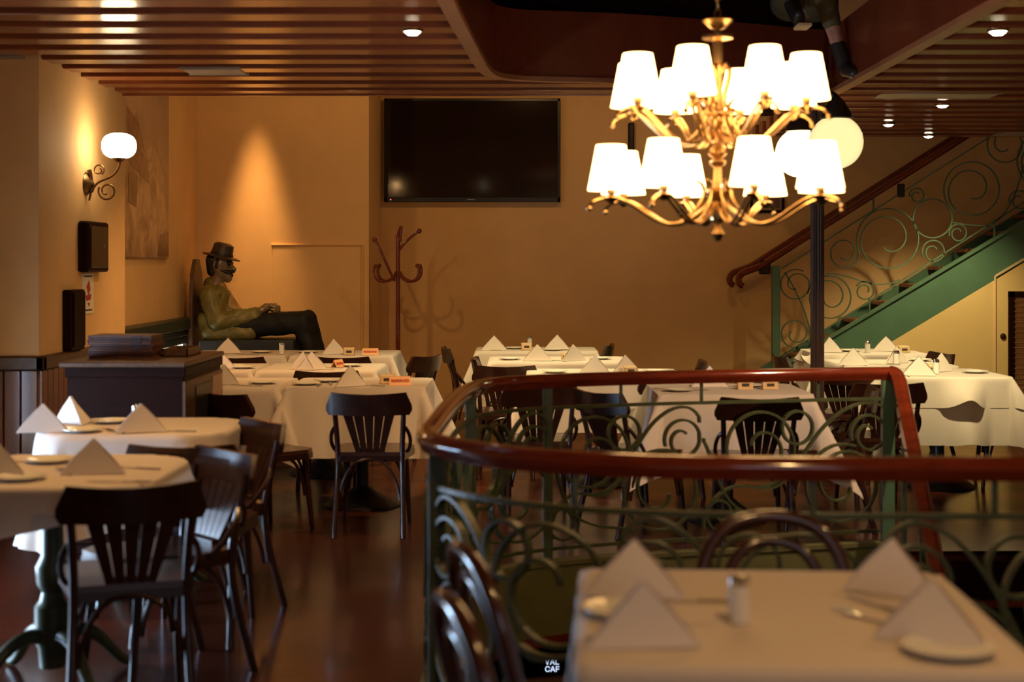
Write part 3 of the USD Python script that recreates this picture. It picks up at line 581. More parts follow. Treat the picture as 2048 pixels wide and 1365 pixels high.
for i in range(10):
    mn = thing("menu", f"brown menu booklet on the sideboard, {ordn[i] + ' from the bottom of its stack' if 0 < i < 9 else ordn[i] + ' one of its stack'}", "menu", (-2.13 + rr.uniform(-.006, .006), 7.85 + rr.uniform(-.006, .006), 1.0 + .0123 * i), rr.uniform(-2, 2), "menus stacked on the sideboard")
    obj("cover", cat([cbox(-.17, .17, -.12, .12, 0, .002, .0005), cbox(-.17, .17, -.12, .12, .0098, .0118, .0005), cbox(-.172, -.168, -.12, .12, 0, .0118, .0005)]), M["menu"], mn)
    obj("pages", box(-.168, .166, -.117, .117, .002, .0098), M["menu_dark"] if i % 3 else M["menu"], mn); obj("band", box(.06, .115, -.1215, -.11, .0005, .0118), M["menu_dark"], mn)
tr_ = thing("tray", "low wooden tray on the sideboard right of the stacked menus", "tray", (-1.87, 8.02, 1.0))
obj("bottom", cbox(-.07, .07, -.16, .16, 0, .008, .002), M["oldwood"], tr_)
for a, b, c_, d in ((-.07, .07, -.16, -.15), (-.07, .07, .15, .16), (-.07, -.06, -.16, .16), (.06, .07, -.16, .16)): obj("rim", cbox(a, b, c_, d, .0, .045, .002), M["oldwood"], tr_)

# ------------------------------------------------------------------ chairs
def fan_chair(label, group=None):
    t = thing("dining_chair", label, "chair", group=group)
    seat_p = shapely.union_all([sbox(-.17, -.17, .17, .17)]).union(Polygon([(-.165, -.19), (.165, -.19), (.205, .14), (.16, .205), (-.16, .205), (-.205, .14)])).buffer(.015)
    s = extrude(seat_p, .026, .437); obj("seat", s, M["seat"], t); obj("seat_rim", extrude(seat_p.buffer(.004).difference(seat_p.buffer(-.022)), .032, .41), M["chair"], t)
    for sx in (-1, 1):
        obj("leg", tube([(sx * .19, -.285, 0), (sx * .183, -.225, .22), (sx * .178, -.195, .43), (sx * .184, -.222, .60), (sx * .192, -.252, .73)], .0165, 22, 8, .0145), M["chair"], t, smooth=50)
        obj("leg", tube([(sx * .165, .165, .43), (sx * .178, .185, .2), (sx * .188, .205, 0)], .019, 12, 8, .012), M["chair"], t, smooth=50)
        obj("bracket", tube([(sx * .186, -.222, .61), (sx * .214, -.19, .565), (sx * .218, -.14, .50), (sx * .198, -.10, .455)], .011, 14, 7), M["chair"], t, smooth=50)
    crest = Polygon([(-.237, .70), (-.236, .725), (-.205, .80), (-.1, .792), (0, .789), (.1, .792), (.205, .80), (.236, .725), (.237, .70), (.222, .674), (.19, .675), (0, .670), (-.19, .675), (-.222, .674)])
    strips = [crest.intersection(sbox(x - .0198, 0, x + .0198, 2)) for x in np.linspace(-.2178, .2178, 12)]
    m = cat([move(trimesh.creation.extrude_polygon(g, .024, engine="earcut"), rx=PI / 2) for g in strips if g.area > 1e-6]); m.update_faces(~((np.abs(m.face_normals[:, 0]) > .999) & (np.abs(m.triangles_center[:, 0]) < .23))); m.merge_vertices()
    m.vertices[:, 1] += -.240 - .052 * (1 - (m.vertices[:, 0] / .237) ** 2) - (m.vertices[:, 2] - .735) * .18
    obj("crest_rail", m, M["chair"], t, smooth=40)
    for k_, u in enumerate((-2, -1, 0, 1, 2)):
        xb, xt = u * .031, u * .0585; y0, y1 = -.185, -.265
        pts = np.array([(xb - .0135, y0, .45), (xb + .0135, y0, .45), (xt + .0265, y1, .685), (xt - .0265, y1, .685)])
        v = np.vstack([pts, pts + [0, -.011, 0]]); obj("splat", trimesh.convex.convex_hull(v), M["chair"], t)
    obj("splat_foot", cbox(-.082, .082, -.2, -.172, .44, .485, .006), M["chair"], t)
    for a, b in (((-.178, -.215), (.178, -.215)), ((-.172, .18), (.172, .18)), ((-.18, -.2), (-.176, .17)), ((.18, -.2), (.176, .17))):
        a, b = np.array(a), np.array(b); L_ = lambda u, z: (*(a + (b - a) * u), z)
        obj("brace", tube([L_(.03, .20), L_(.1, .31), L_(.28, .405), L_(.5, .425), L_(.72, .405), L_(.9, .31), L_(.97, .20)], .0095, 22, 6), M["chair"], t, smooth=50)
    return t
def hoop_chair(label):
    t = thing("hoop_chair", label, "chair")
    obj("seat", lathe([(0, .435), (.19, .435), (.205, .445), (.205, .462), (.19, .468), (.16, .46), (0, .455)], 28), M["hoop"], t, smooth=40)
    obj("hoop", tube([(-.185, -.235, 0), (-.18, -.19, .40), (-.19, -.20, .55), (-.185, -.235, .70), (-.125, -.262, .805), (0, -.272, .838), (.125, -.262, .805), (.185, -.235, .70), (.19, -.20, .55), (.18, -.19, .40), (.185, -.235, 0)], .0185, 56, 10), M["hoop"], t, smooth=60)
    obj("inner_hoop", tube([(-.11, -.17, .46), (-.125, -.205, .60), (-.115, -.235, .70), (-.065, -.252, .76), (0, -.258, .775), (.065, -.252, .76), (.115, -.235, .70), (.125, -.205, .60), (.11, -.17, .46)], .0145, 44, 10), M["hoop"], t, smooth=60)
    for sx in (-1, 1): obj("leg", tube([(sx * .15, .13, .44), (sx * .165, .16, .2), (sx * .18, .19, 0)], .019, 12, 8, .013), M["hoop"], t, smooth=50)
    an = np.linspace(0, 2 * PI, 31)[:-1]; obj("ring_stretcher", sweep(np.c_[.165 * np.cos(an), .165 * np.sin(an) - .0, np.full(30, .24)], circ(.0095, 7), closed=True, up=(0, 0, 1)), M["hoop"], t, smooth=60)
    return t
proto = [None, None]
def chair(crest, rot, label, kind=0, group="dark fan-back dining chairs"):
    r = math.radians(rot); back = .255
    loc = (crest[0] - math.sin(r) * back, crest[1] + math.cos(r) * back, 0)
    if proto[kind] is None:
        proto[kind] = (hoop_chair if kind else fan_chair)(label); p = proto[kind]
        p.GetAttribute("xformOp:translate").Set(Gf.Vec3d(*map(float, loc))); p.GetAttribute("xformOp:rotateZ").Set(float(rot)); meta(p, group=group)
        return p
    return dup(proto[kind], loc, rot, label, group)
chair((-1.25, 4.67), 18, "dark fan-back chair with its back to the viewer at the front left table")
chair((-1.13, 5.47), 132, "dark fan-back chair with blue-lit splats at the right end of the front left table")
chair((-1.32, 5.68), 0, "dark fan-back chair with only its crest rail showing between the two left tables")
chair((-1.17, 6.50), 126, "dark fan-back chair at the right end of the second left table")
chair((-.83, 7.97), 0, "dark fan-back chair seen squarely from behind in the middle of the aisle")
chair((-1.62, 7.98), -42, "dark fan-back chair turned beside the sideboard's right side")
chair((-1.28, 9.62), 0, "dark fan-back chair tucked between the first and second rows of left tables")
chair((-2.16, 11.06), 0, "dark fan-back chair under the statue, left of the pair between second and third left tables")
chair((-1.36, 11.08), 0, "dark fan-back chair right of the pair between second and third left tables")
chair((-.74, 11.25), 62, "dark fan-back chair turned sideways beside the coat stand's foot, facing left")
chair((-.60, 12.3), -82, "dark fan-back chair at the left end of the rearmost middle table")
chair((-.10, 10.12), 0, "dark glossy fan-back chair before the second middle table, left of the railing")
chair((-.30, 10.9), -88, "dark fan-back chair at the left end of the second middle table")
chair((.12, 8.45), 4, "dark fan-back chair behind the far railing at the front of the middle tables")
chair((.45, 8.08), -55, "dark fan-back chair turned sideways at the left of the pink-lit table behind the railing")
chair((.98, 8.55+.7), 12, "dark fan-back chair behind the pink-lit table, its crest just above the cloth")
chair((1.27, 7.70), 0, "dark fan-back chair seen from behind the far railing, centred before the pink-lit table")
chair((.76, 12.75), 80, "dark fan-back chair at the right end of the rearmost middle table")
chair((1.30, 10.6), 84, "dark fan-back chair at the right end of the second middle table")
chair((2.19, 8.63), 3, "dark fan-back chair right of the lamp post, before the brightest white table")
chair((1.98, 8.25), 80, "dark fan-back chair in the shade right of the pink-lit table")
chair((2.04, 11.25), -86, "dark fan-back chair left of the lamp post at the far right tables")
chair((2.22, 10.0), -30, "dark fan-back chair directly behind the lamp post's right side")
chair((3.34, 11.55), 100, "dark fan-back chair whose slanted crest rises beyond the right white tables")
chair((3.58, 9.8), 80, "dark fan-back chair at the right edge beside the brightest white table")
chair((-.115, 3.36), -72, "glossy brown hoop-back chair farther from the viewer at the left of the foreground table", 1, "hoop-back chairs at the foreground table")
chair((-.125, 2.86), -74, "glossy brown hoop-back chair nearest the viewer at the left of the foreground table", 1, "hoop-back chairs at the foreground table")
chair((.66, 3.80), 180, "brown hoop-back chair facing the viewer beyond the foreground table", 1, "hoop-back chairs at the foreground table")

# ------------------------------------------------------------------ tables with their cloths
ZT = .766
def cloth_mesh(hx, hy, ov, seed, flare=.05, n=64, rc=.03, tips=True, corners=(1, 1, 1, 1), wave=1.0):
    rg = np.random.default_rng(seed); ph = rg.uniform(0, 6, 8)
    def axis(h):
        inner = np.linspace(-h, h, n // 2); out = h + ov * np.linspace(0, 1, n // 4 + 1)[1:] ** .9; return np.r_[-out[::-1], inner, out]
    u, v = np.meshgrid(axis(hx), axis(hy), indexing="ij")
    ex, ey = np.sign(u) * np.maximum(np.abs(u) - hx, 0), np.sign(v) * np.maximum(np.abs(v) - hy, 0)
    jx, jy = np.clip(u, -(hx - rc), hx - rc), np.clip(v, -(hy - rc), hy - rc); ax_, ay_ = u - jx, v - jy
    far = np.hypot(ax_, ay_); r = np.maximum(far - rc, 0); ex, ey = ax_ * (r > 0), ay_ * (r > 0); R_ = np.hypot(ex, ey); c = 2 * np.abs(ex * ey) / np.maximum(R_ * R_, 1e-9); d = np.stack([ex, ey], -1) / np.maximum(R_, 1e-9)[..., None]
    along_ = np.where(np.abs(ex) > np.abs(ey), v, u)
    if not tips: r = r * ov / np.maximum((ov + rc) / np.maximum(np.maximum(np.abs(ax_), np.abs(ay_)) / np.maximum(far, 1e-9), 1e-3) - rc, ov)
    bu, bv = (np.clip(u, -hx, hx) / hx + 1) / 2, (np.clip(v, -hy, hy) / hy + 1) / 2
    r = r * (corners[0] * (1 - bu) * (1 - bv) + corners[1] * bu * (1 - bv) + corners[2] * (1 - bu) * bv + corners[3] * bu * bv)
    rip = (np.sin(along_ * 9 + ph[0] + np.sign(ex + ey * 2) * ph[1]) + .6 * np.sin(along_ * 17 + ph[2])) * .036 * wave * (r / ov) ** 1.3 * (1 - c)
    fold = (.46 * c ** 1.5 * (1.0 if tips else .35) - .05 * np.sin(c * 9) * (c > .02)) * r
    out = np.maximum(r * flare + rip + fold, .002 * (r > 0))
    drop = np.sqrt(np.maximum(r * r - out * out, 0)) * (1 - .04 * c)
    rounding = np.minimum(r, .02); 
    sc2 = np.minimum(1, rc / np.maximum(far, 1e-9)); x = jx + ax_ * sc2 + d[..., 0] * (out + rounding * .3); y = jy + ay_ * sc2 + d[..., 1] * (out + rounding * .3)
    z = -drop + .0012 * np.sin(u * 11 + ph[3]) * np.sin(v * 8 + ph[4]) * (r == 0) + .0004
    nx, ny = u.shape; idx = np.arange(nx * ny).reshape(nx, ny)
    q = np.stack([idx[:-1, :-1], idx[1:, :-1], idx[1:, 1:], idx[:-1, 1:]], -1).reshape(-1, 4)
    top = np.stack([x, y, z], -1).reshape(-1, 3)
    m = trimesh.Trimesh(top, np.vstack([q[:, [0, 1, 2]], q[:, [0, 2, 3]]]), process=False)
    nrm = m.vertex_normals; b = trimesh.Trimesh(top - nrm * .0016, m.faces[:, ::-1], process=False)
    return trimesh.Trimesh(np.vstack([m.vertices, b.vertices]), np.vstack([m.faces, b.faces + len(top)]), process=False)
TAB = {}
def table(key, x0, x1, y0, y1, desc, rot=0, ov=.36, ornate=False, overlay=0, seed=1, rc=.03, **kw):
    cx, cy, hx, hy = (x0 + x1) / 2, (y0 + y1) / 2, (x1 - x0) / 2, (y1 - y0) / 2
    t = thing("dining_table", f"iron pedestal table under the cloth: {desc}", "table", (cx, cy, 0), rot)
    obj("tabletop", extrude(sbox(-hx + rc, -hy + rc, hx - rc, hy - rc).buffer(rc - .007, quad_segs=6), .03, ZT - .036), M["dark"], t)
    if ornate:
        obj("column", lathe([(0, .06), (.045, .06), (.05, .13), (.062, .15), (.062, .28), (.045, .30), (.038, .33), (.055, .36), (.06, .42), (.04, .46), (.036, .62), (.06, .66), (.1, .73), (0, .73)], 20), M["green"], t, smooth=35)
        for i in range(4):
            a = PI / 4 + i * PI / 2; A = lambda r, z: (r * math.cos(a), r * math.sin(a), z)
            obj("foot", tube([A(.03, .16), A(.10, .18), A(.19, .13), A(.27, .045), A(.33, .02)], .028, 18, 8, .018), M["green"], t, smooth=50)
    else:
        obj("column", lathe([(0, .05), (.055, .05), (.04, .10), (.036, .64), (.055, .70), (.12, .73), (0, .73)], 18), M["black"], t, smooth=35)
        obj("base", lathe([(0, 0), (.235, 0), (.24, .012), (.20, .035), (.13, .065), (.075, .10), (.05, .12), (0, .12)], 28), M["black"], t, smooth=40)
    c = obj("tablecloth", cloth_mesh(hx, hy, ov, seed, rc=rc, **kw), M["cloth"], None, smooth=50, label=f"white tablecloth draped over the {desc}", cat="tablecloth")
    x = UsdGeom.Xformable(c); x.AddTranslateOp().Set(Gf.Vec3d(cx, cy, ZT - .0005)); x.AddRotateZOp().Set(float(rot))
    if overlay:
        c = obj("table_overlay", cloth_mesh(hx + .004, hy + .004, overlay, seed + 50, .12, rc=rc, wave=2.2), M["cloth"], None, smooth=50, label=f"short white top cloth laid over the tablecloth of the {desc}", cat="tablecloth")
        x = UsdGeom.Xformable(c); x.AddTranslateOp().Set(Gf.Vec3d(cx, cy, ZT + .004)); x.AddRotateZOp().Set(float(rot))
    TAB[key] = (cx, cy, hx, hy, desc, rot)
table("N", .125, .975, 2.64, 3.48, "large foreground table at lower right", -3, .30, seed=3, flare=.015, wave=.25, tips=False)
table("L1", -2.10, -1.25, 4.78, 5.61, "front left table beside the nearest fan-back chair", 0, .31, True, seed=4, rc=.2, corners=(.82, .22, .2, .62))
table("L2", -2.14, -1.29, 6.26, 6.97, "second left table before the sideboard", 0, .52, True, seed=5, rc=.2, tips=False, corners=(1.0, .56, .6, .56))
table("T1a", -2.28, -1.445, 8.66, 9.42, "first-row left table partly behind the sideboard", 0, .42, seed=6, wave=1.8)
table("T1b", -1.40, -.565, 8.66, 9.42, "first-row left table behind the aisle chair", 0, .42, seed=7, wave=1.8)
table("T2a", -2.52, -1.865, 10.05, 10.8, "second-row left table nearest the wall", 0, .36, seed=8)
table("T2b", -1.83, -1.00, 10.05, 10.8, "second-row left table on the aisle", 0, .36, seed=9)
table("T3a", -2.72, -1.90, 11.72, 12.48, "third-row left table below the statue", 0, .36, seed=10)
table("T3b", -1.86, -1.03, 11.72, 12.48, "third-row left table beside the coat stand", 0, .36, seed=11)
table("R0", .78, 1.66, 8.18, 8.95, "pink-lit table right behind the far railing", 0, .46, seed=12, wave=1.6)
table("R1", .05, 1.08, 9.62, 10.25, "first middle table rising above the railing", 0, .38, seed=13)
table("R2", -.24, .82, 10.97, 11.62, "second middle table", 0, .36, seed=14)
table("R3", -.38, .66, 12.28, 12.95, "rearmost middle table by the back wall", 0, .36, seed=15)
table("RT1", 2.46, 3.20, 9.42, 10.2, "brightest white table at the right", 0, .44, overlay=.20, seed=16, wave=2.0)
table("RT2", 2.36, 3.18, 10.5, 11.25, "middle table of the right row", 0, .40, seed=17)
table("RT3", 2.44, 3.34, 11.86, 12.6, "rear right table under the staircase", 0, .36, overlay=.10, seed=18)

# ------------------------------------------------------------------ things on the tables
def napkin_mesh(w=.112, h=.126, d=.12):
    A_, B_, C_, D_ = np.array((0, .01, h)), np.array((-w, 0, 0)), np.array((w, 0, 0)), np.array((0, d, 0))
    outs = []
    for X_, s in ((B_, 1), (C_, -1)):     # two soft outer wings that meet in a ridge at the back, and a folded inner leaf
        for off, sh in ((0, 1), (.006, .95)):
            tri = []
            n = 8
            for i in range(n + 1):
                for j in range(n + 1 - i):
                    a, b = i / n, j / n; c = 1 - a - b
                    p = (A_ * c * 1 + X_ * sh * a + D_ * b); bul = .012 * math.sin(PI * min(1, a + b)) * (1 - b)
                    p = p + np.array((s * -bul * .6 + (s * off), -bul * .3 + off * .6, 0)); tri.append(p)
            v = np.array(tri); f, k_ = [], 0
            for i in range(n):
                m_ = n + 1 - i
                for j in range(m_ - 1):
                    f.append([k_ + j, k_ + j + 1, k_ + m_ + j])
                    if j < m_ - 2: f.append([k_ + j + 1, k_ + m_ + j + 1, k_ + m_ + j])
                k_ += m_
            f = np.array(f); t = trimesh.Trimesh(v, f, process=False); nn = t.vertex_normals * .0022
            outs.append(trimesh.Trimesh(np.vstack([v + nn, v - nn]), np.vstack([f, f[:, ::-1] + len(v)]), process=False))
    front = trimesh.convex.convex_hull(np.array([A_ - [0, .004, .0], B_ - [0, .004, -.001], C_ - [0, .004, -.001], A_ + [0, .0, 0], B_ + [0, 0, .001], C_ + [0, 0, .001]]))
    return cat(outs), front
nm_wing, nm_front = napkin_mesh()
protos = {}
POS = {}
def place(kind, maker, loc, rot, label, catg, group):
    if kind not in protos:
        p = thing(kind, label, catg, loc, rot, group); maker(p); protos[kind] = p; return p
    return dup(protos[kind], loc, rot, label, group, catg)
def mk_napkin(p): obj("fold", nm_wing, M["napkin"], p, smooth=35); obj("front_leaf", nm_front, M["napkin"], p)
def mk_plate(p): obj("dish", lathe([(0, 0), (.05, 0), (.054, .004), (.088, .013), (.088, .0155), (.056, .0075), (.05, .004), (0, .004)], 32), M["china"], p, smooth=40)
def mk_fork(p):
    tines = [cbox(-.0105 + .007 * i, -.0075 + .007 * i, .055, .10, .004, .0065, .0006) for i in range(4)]
    obj("handle", cat([cbox(-.005, .005, -.10, .03, .0, .004, .001), cbox(-.007, .007, -.10, -.06, 0, .0045, .001)]), M["steel"], p); obj("tines", cat(tines + [cbox(-.0105, .0145, .028, .058, .003, .006, .001)]), M["steel"], p)
def mk_knife(p):
    obj("handle", cbox(-.006, .006, -.11, -.01, 0, .007, .002), M["steel"], p); obj("blade", extrude(Polygon([(-.006, -.01), (.006, -.01), (.010, .06), (.006, .10), (-.003, .115), (-.006, .10)]), .0022, .002), M["steel"], p)
def mk_shaker(p):
    obj("body", lathe([(0, 0), (.021, 0), (.0225, .003), (.021, .078), (0, .078)], 20), M["salt"], p, smooth=40); obj("cap", lathe([(0, .076), (.0215, .076), (.0215, .09), (.014, .098), (0, .099)], 20), M["steel"], p, smooth=40)
def mk_holder(p):
    obj("case", cat([cbox(-.045, .045, -.022, -.018, 0, .05, .001), cbox(-.045, .045, .018, .022, 0, .06, .001), cbox(-.045, -.041, -.022, .022, 0, .05, .001), cbox(.041, .045, -.022, .022, 0, .05, .001), box(-.045, .045, -.022, .022, 0, .003)]), M["tan_card"], p)
    obj("label_patch", box(-.022, .022, -.0235, -.021, .018, .036), M["dark_ink"], p); obj("sachets", cat([cbox(-.039, .039, -.016 + .008 * i, -.011 + .008 * i, .003, .052, .001) for i in range(4)]), M["paper"], p)
def mk_sign(p):
    w, h, d = .068, .056, .026
    for s in (-1, 1):
        v = np.array([(-w, s * d, 0), (w, s * d, 0), (w * .93, 0, h), (-w * .93, 0, h)]); v2 = v + [0, s * -.002, 0]; obj("card", trimesh.convex.convex_hull(np.vstack([v, v2])), M["orange_card"], p)
    tm = meshkit.text_mesh("RESERVED", .0155, .0012, True); tm.apply_translation((-(tm.bounds[0][0] + tm.bounds[1][0]) / 2, 0, 0)); obj("lettering", move(tm, (0, -.0192, .022), rx=PI / 2 - math.atan2(d, h)), M["red_ink"], p)
def wpos(px, py, z=ZT + .0): Y = (HC - z) * F / (py - CY); return ((px - CX) * Y / F, Y, z)
def sset(key, napkins=(), plates=(), forks=(), knives=(), shakers=(), holders=(), signs=()):
    desc = TAB[key][4]; zz = ZT + (.0065 if key in ("RT1", "RT3") else .0015)
    where = {1: ["on"], 2: ["left on", "right on"], 3: ["left on", "middle on", "right on"], 4: ["leftmost on", "centre left on", "centre right on", "rightmost on"]}
    for kind, mk, lst, what, c_ in (("napkin", mk_napkin, napkins, "white pyramid napkin", "napkin"), ("side_plate", mk_plate, plates, "round white side plate", "plate"), ("fork", mk_fork, forks, "shiny steel fork", "fork"), ("knife", mk_knife, knives, "shiny steel knife", "knife"),
                                 ("salt_shaker", mk_shaker, shakers, "small white shaker with metal cap", "shaker"), ("sachet_holder", mk_holder, holders, "tan sachet holder with dark label", "sachet holder"), ("reserved_sign", mk_sign, signs, "small orange folded sign reading RESERVED", "sign")):
        lst = sorted(lst, key=lambda q: q[0])
        for i, (px, py, rot) in enumerate(lst):
            x, y, z = wpos(px, py, zz); tx, ty, hx, hy = TAB[key][:4]; mg = {"side_plate": .095, "napkin": .06, "fork": .10, "knife": .10}.get(kind, .05)
            x, y = min(max(x, tx - hx + mg), tx + hx - mg), min(max(y, ty - hy + min(mg, .06 if kind == "napkin" else mg)), ty + hy - mg * 1.2)
            place(kind, mk, (x, y, z), rot, f"{what}, {where[len(lst)][i]} the {desc}", c_, f"{c_}s on the tables")
sset("N", [(1268, 1196, -6), (1287, 1298, 4), (1782, 1192, -34), (1862, 1290, -28)], [(1215, 1228, 0), (1898, 1308, 0)], [(1195, 1190, -8), (1190, 1288, 80), (1735, 1240, 30)], [(1385, 1205, 85), (1760, 1215, 25)], [(1478, 1245, 0)])
sset("L1", [(-12, 955, 0), (186, 950, 8)], [(40, 960, 0), (100, 925, 0)], [(128, 945, 30), (20, 925, 90)], [(268, 938, 70), (300, 965, 88)])
sset("L2", [(35, 868, 6), (92, 848, -40), (278, 868, 20)], [(150, 870, 0), (225, 846, 0)], [(145, 846, 70), (228, 864, 40)], [(345, 864, 80)], [(273, 852, 0)])
sset("T1a", [(446, 770, -15), ], [(525, 768, 0)], [(490, 774, 80)])
sset("T1b", [(700, 775, 38)], [(605, 770, 0), (655, 764, 0)], [(638, 772, 4), (660, 768, 10)], [(738, 774, 60)], [], [(775, 768, 0)], [(800, 771, 8)])
sset("T2a", [(440, 738, 0)], [(472, 734, 0), (530, 737, 0)], [(555, 737, 5)])
sset("T2b", [(602, 741, -32), (620, 742, 20)], [(700, 733, 0)], [(645, 739, 60)], [(660, 736, 65)], [], [], [(676, 735, 70)])
sset("T3a", [(456, 707, 5)], [(523, 706, 0)], [(480, 713, 70)], [(492, 711, 60)], [(574, 709, 0)])
sset("T3b", [(668, 709, 35)], [(610, 706, 0)], [(682, 713, 20)], [], [], [(697, 711, 4)], [(740, 711, 2)])
sset("R0", [(1420, 775, 0)], [(1358, 783, 0), (1500, 774, 0)], [(1330, 780, 80)], [(1380, 781, 75)], [], [(1490, 779, 0), (1540, 779, 0)])
sset("R1", [(1190, 750, -18), (1252, 748, 28)], [(1110, 746, 0), (1310, 744, 0)], [(1160, 749, -30)], [(1345, 742, 85)], [], [(1262, 751, 10)])
sset("R2", [(1075, 724, 4), (1148, 723, 30)], [(1020, 720, 0), (1200, 719, 0)], [(1085, 726, 75)], [(1105, 725, 80)], [], [(1135, 722, 20)])
sset("R3", [(988, 701, 0), (1114, 699, -12)], [(1105, 702, 0), (1030, 698, 0)], [(1130, 701, 70)], [(978, 702, 88)], [(1059, 691, 0)], [(1053, 700, 3)])
sset("RT1", [(1838, 752, -12), (1886, 744, 40)], [(1950, 746, 0)], [(1815, 755, -20)], [(1855, 757, 78)], [(1872, 748, 0)], [(1858, 746, 15)])
sset("RT2", [(1713, 733, 0), (1795, 727, 30)], [(1840, 722, 0)], [(1730, 733, 10)], [(1770, 730, 75)], [(1793, 728, 0)])
sset("RT3", [(1660, 705, 16), (1772, 703, -10)], [(1700, 703, 0)], [(1668, 708, 80)], [], [(1735, 706, 0)], [(1808, 706, 0)])

# ------------------------------------------------------------------ painted statue of a seated man (side on, facing right) on a bench by the poster wall
YF = 13.02; fs = F / YF
def Q(px, py, dy=0): return np.array([(px - CX) / fs, YF + dy, HC - (py - CY) / fs])
sta = thing("statue", "painted life-size statue of a seated moustached man in dark hat and green jacket", "statue")
pel = [Q(440, 656, s * .09) for s in (-1, 1)]
body = [((Q(432, 600), .13), (Q(438, 655), .145)), ((Q(428, 590, -.12), .085), (Q(428, 590, .12), .085)), ((Q(428, 578), .075), (Q(436, 556), .062)), ((Q(436, 556), .062), (Q(440, 548), .066)),
        ((Q(440, 528), .095), (Q(444, 545), .075)), ((Q(446, 545), .07), (Q(455, 556), .045)), ((Q(440, 515), .085), (Q(440, 528), .095))]
body += [((Q(462, 532), .018), (Q(468, 539), .022)), ((Q(452, 524), .05), (Q(462, 528), .02))]      # nose and brow
for s in (-1, 1):
    body += [((pel[0] if s < 0 else pel[1], .108), (Q(612, 641, s * .14), .075)), ((Q(612, 641, s * .14), .07), (Q(640, 745, s * .14), .05)), ((Q(640, 745, s * .14), .05), (Q(648, 835, s * .14), .035)), ((Q(645, 845, s * .14), .04), (Q(685, 850, s * .15), .03)),
             ((Q(428, 592, s * .17), .06), (Q(446, 640, s * .22), .048)), ((Q(446, 640, s * .22), .046), (Q(520, 625, s * .12), .032)), ((Q(520, 625, s * .12), .03), (Q(536, 614, s * .09), .036))]
bm = blob(body, .02, 8)
for s in (-1, 1):                                                                                # hands: palm, four fingers, thumb
    hand = [((Q(534, 616, s * .09 - .025), .02), (Q(534, 616, s * .09 + .025), .02)), ((Q(546, 611, s * .09 - .03), .016), (Q(546, 611, s * .09 + .03), .016)), ((Q(534, 616, s * .09), .024), (Q(546, 611, s * .09), .022))]
    for k_, o in enumerate((-.033, -.011, .011, .033)):
        l = (1, 1.12, 1.08, .85)[k_]
        hand += [((Q(546, 611, s * .09 + o), .012), (Q(546 + 8 * l, 614, s * .09 + o), .0105)), ((Q(546 + 8 * l, 614, s * .09 + o), .0105), (Q(547 + 8 * l, 622, s * .09 + o), .009)), ((Q(547 + 8 * l, 622, s * .09 + o), .009), (Q(543 + 8 * l, 627, s * .09 + o), .008))]
    hand += [((Q(536, 618, s * .05), .012), (Q(545, 622, s * .03), .0105)), ((Q(545, 622, s * .03), .0105), (Q(552, 625, s * .035), .009))]
    bm = cat([bm, blob(hand, .008, 3)])
bo = obj("body", bm, M["skin"], sta, smooth=60)
jk = [((Q(430, 598), .152), (Q(436, 650), .168)), ((Q(436, 650), .165), (Q(452, 668), .15)), ((Q(427, 590, -.13), .098), (Q(427, 590, .13), .098)), ((Q(440, 640), .16), (Q(495, 650), .125)), ((Q(470, 662, -.12), .05), (Q(505, 662, -.10), .045)), ((Q(470, 662, .12), .05), (Q(505, 662, .10), .045)), ((Q(428, 578), .085), (Q(424, 572), .08))]
for s in (-1, 1): jk += [((Q(427, 592, s * .18), .088), (Q(446, 641, s * .235), .082)), ((Q(446, 641, s * .235), .082), (Q(511, 630, s * .14), .068)), ((Q(511, 630, s * .14), .068), (Q(516, 629, s * .135), .068))]
for s in (-1, 1): jk += [((Q(420, 640, s * .12), .09), (Q(430, 664, s * .14), .08)), ((Q(430, 664, s * .15), .09), (Q(505, 662, s * .15), .075))]
jm = blob(jk, .022, 6); nrm = jm.vertex_normals; nz = meshkit.fbm(jm.vertices * 14, 3) - .5; jm.vertices += nrm * nz[:, None] * .03
obj("jacket", jm, M["jacket"], sta, smooth=60)
obj("shirt_front", blob([((Q(445, 588), .07), (Q(470, 628), .075)), ((Q(440, 575), .06), (Q(446, 590), .06))], .02, 3), M["shirt"], sta, smooth=60)
tz = []
for s in (-1, 1): tz += [((Q(445, 655, s * .09), .118), (Q(610, 643, s * .14), .092)), ((Q(610, 641, s * .14), .09), (Q(636, 740, s * .14), .08)), ((Q(636, 740, s * .14), .08), (Q(642, 825, s * .14), .085))]
tz += [((Q(455, 662), .13), (Q(500, 655), .11))]
tm = blob(tz, .024, 6); nz = meshkit.fbm(tm.vertices * 9, 3, 5) - .5; tm.vertices += tm.vertex_normals * nz[:, None] * .03
obj("trousers", tm, M["trousers"], sta, smooth=60)
for s in (-1, 1): obj("shoe", blob([((Q(645, 848, s * .14), .045), (Q(688, 853, s * .15), .035))], .02, 3), M["hair"], sta, smooth=60)
hd = obj("hat", move(lathe([(0, .115), (.06, .122), (.088, .105), (.098, .02), (.10, 0), (.165, -.012), (.172, -.006), (.168, .0), (.105, .012)], 32), tuple(Q(443, 513)), ry=math.radians(13)), M["felt"], sta, smooth=50)
obj("hat_band", move(lathe([(.0985, .030), (.103, .030), (.105, .002), (.099, .002)], 32), tuple(Q(443, 513)), ry=math.radians(13)), M["hair"], hd, smooth=40)
obj("hair", blob([((Q(426, 520, -.03), .06), (Q(426, 543, -.02), .05)), ((Q(426, 520, .03), .06), (Q(426, 543, .02), .05)), ((Q(439, 520, -.085), .016), (Q(437, 535, -.088), .012))], .012, 3), M["hair"], sta, smooth=60)
for s in (-1, 1): obj("moustache", blob([((Q(467, 543, s * .012), .016), (Q(458, 545, s * .05), .018)), ((Q(458, 545, s * .05), .018), (Q(446, 541, s * .075), .010))], .008, 3), M["hair"], sta, smooth=60)
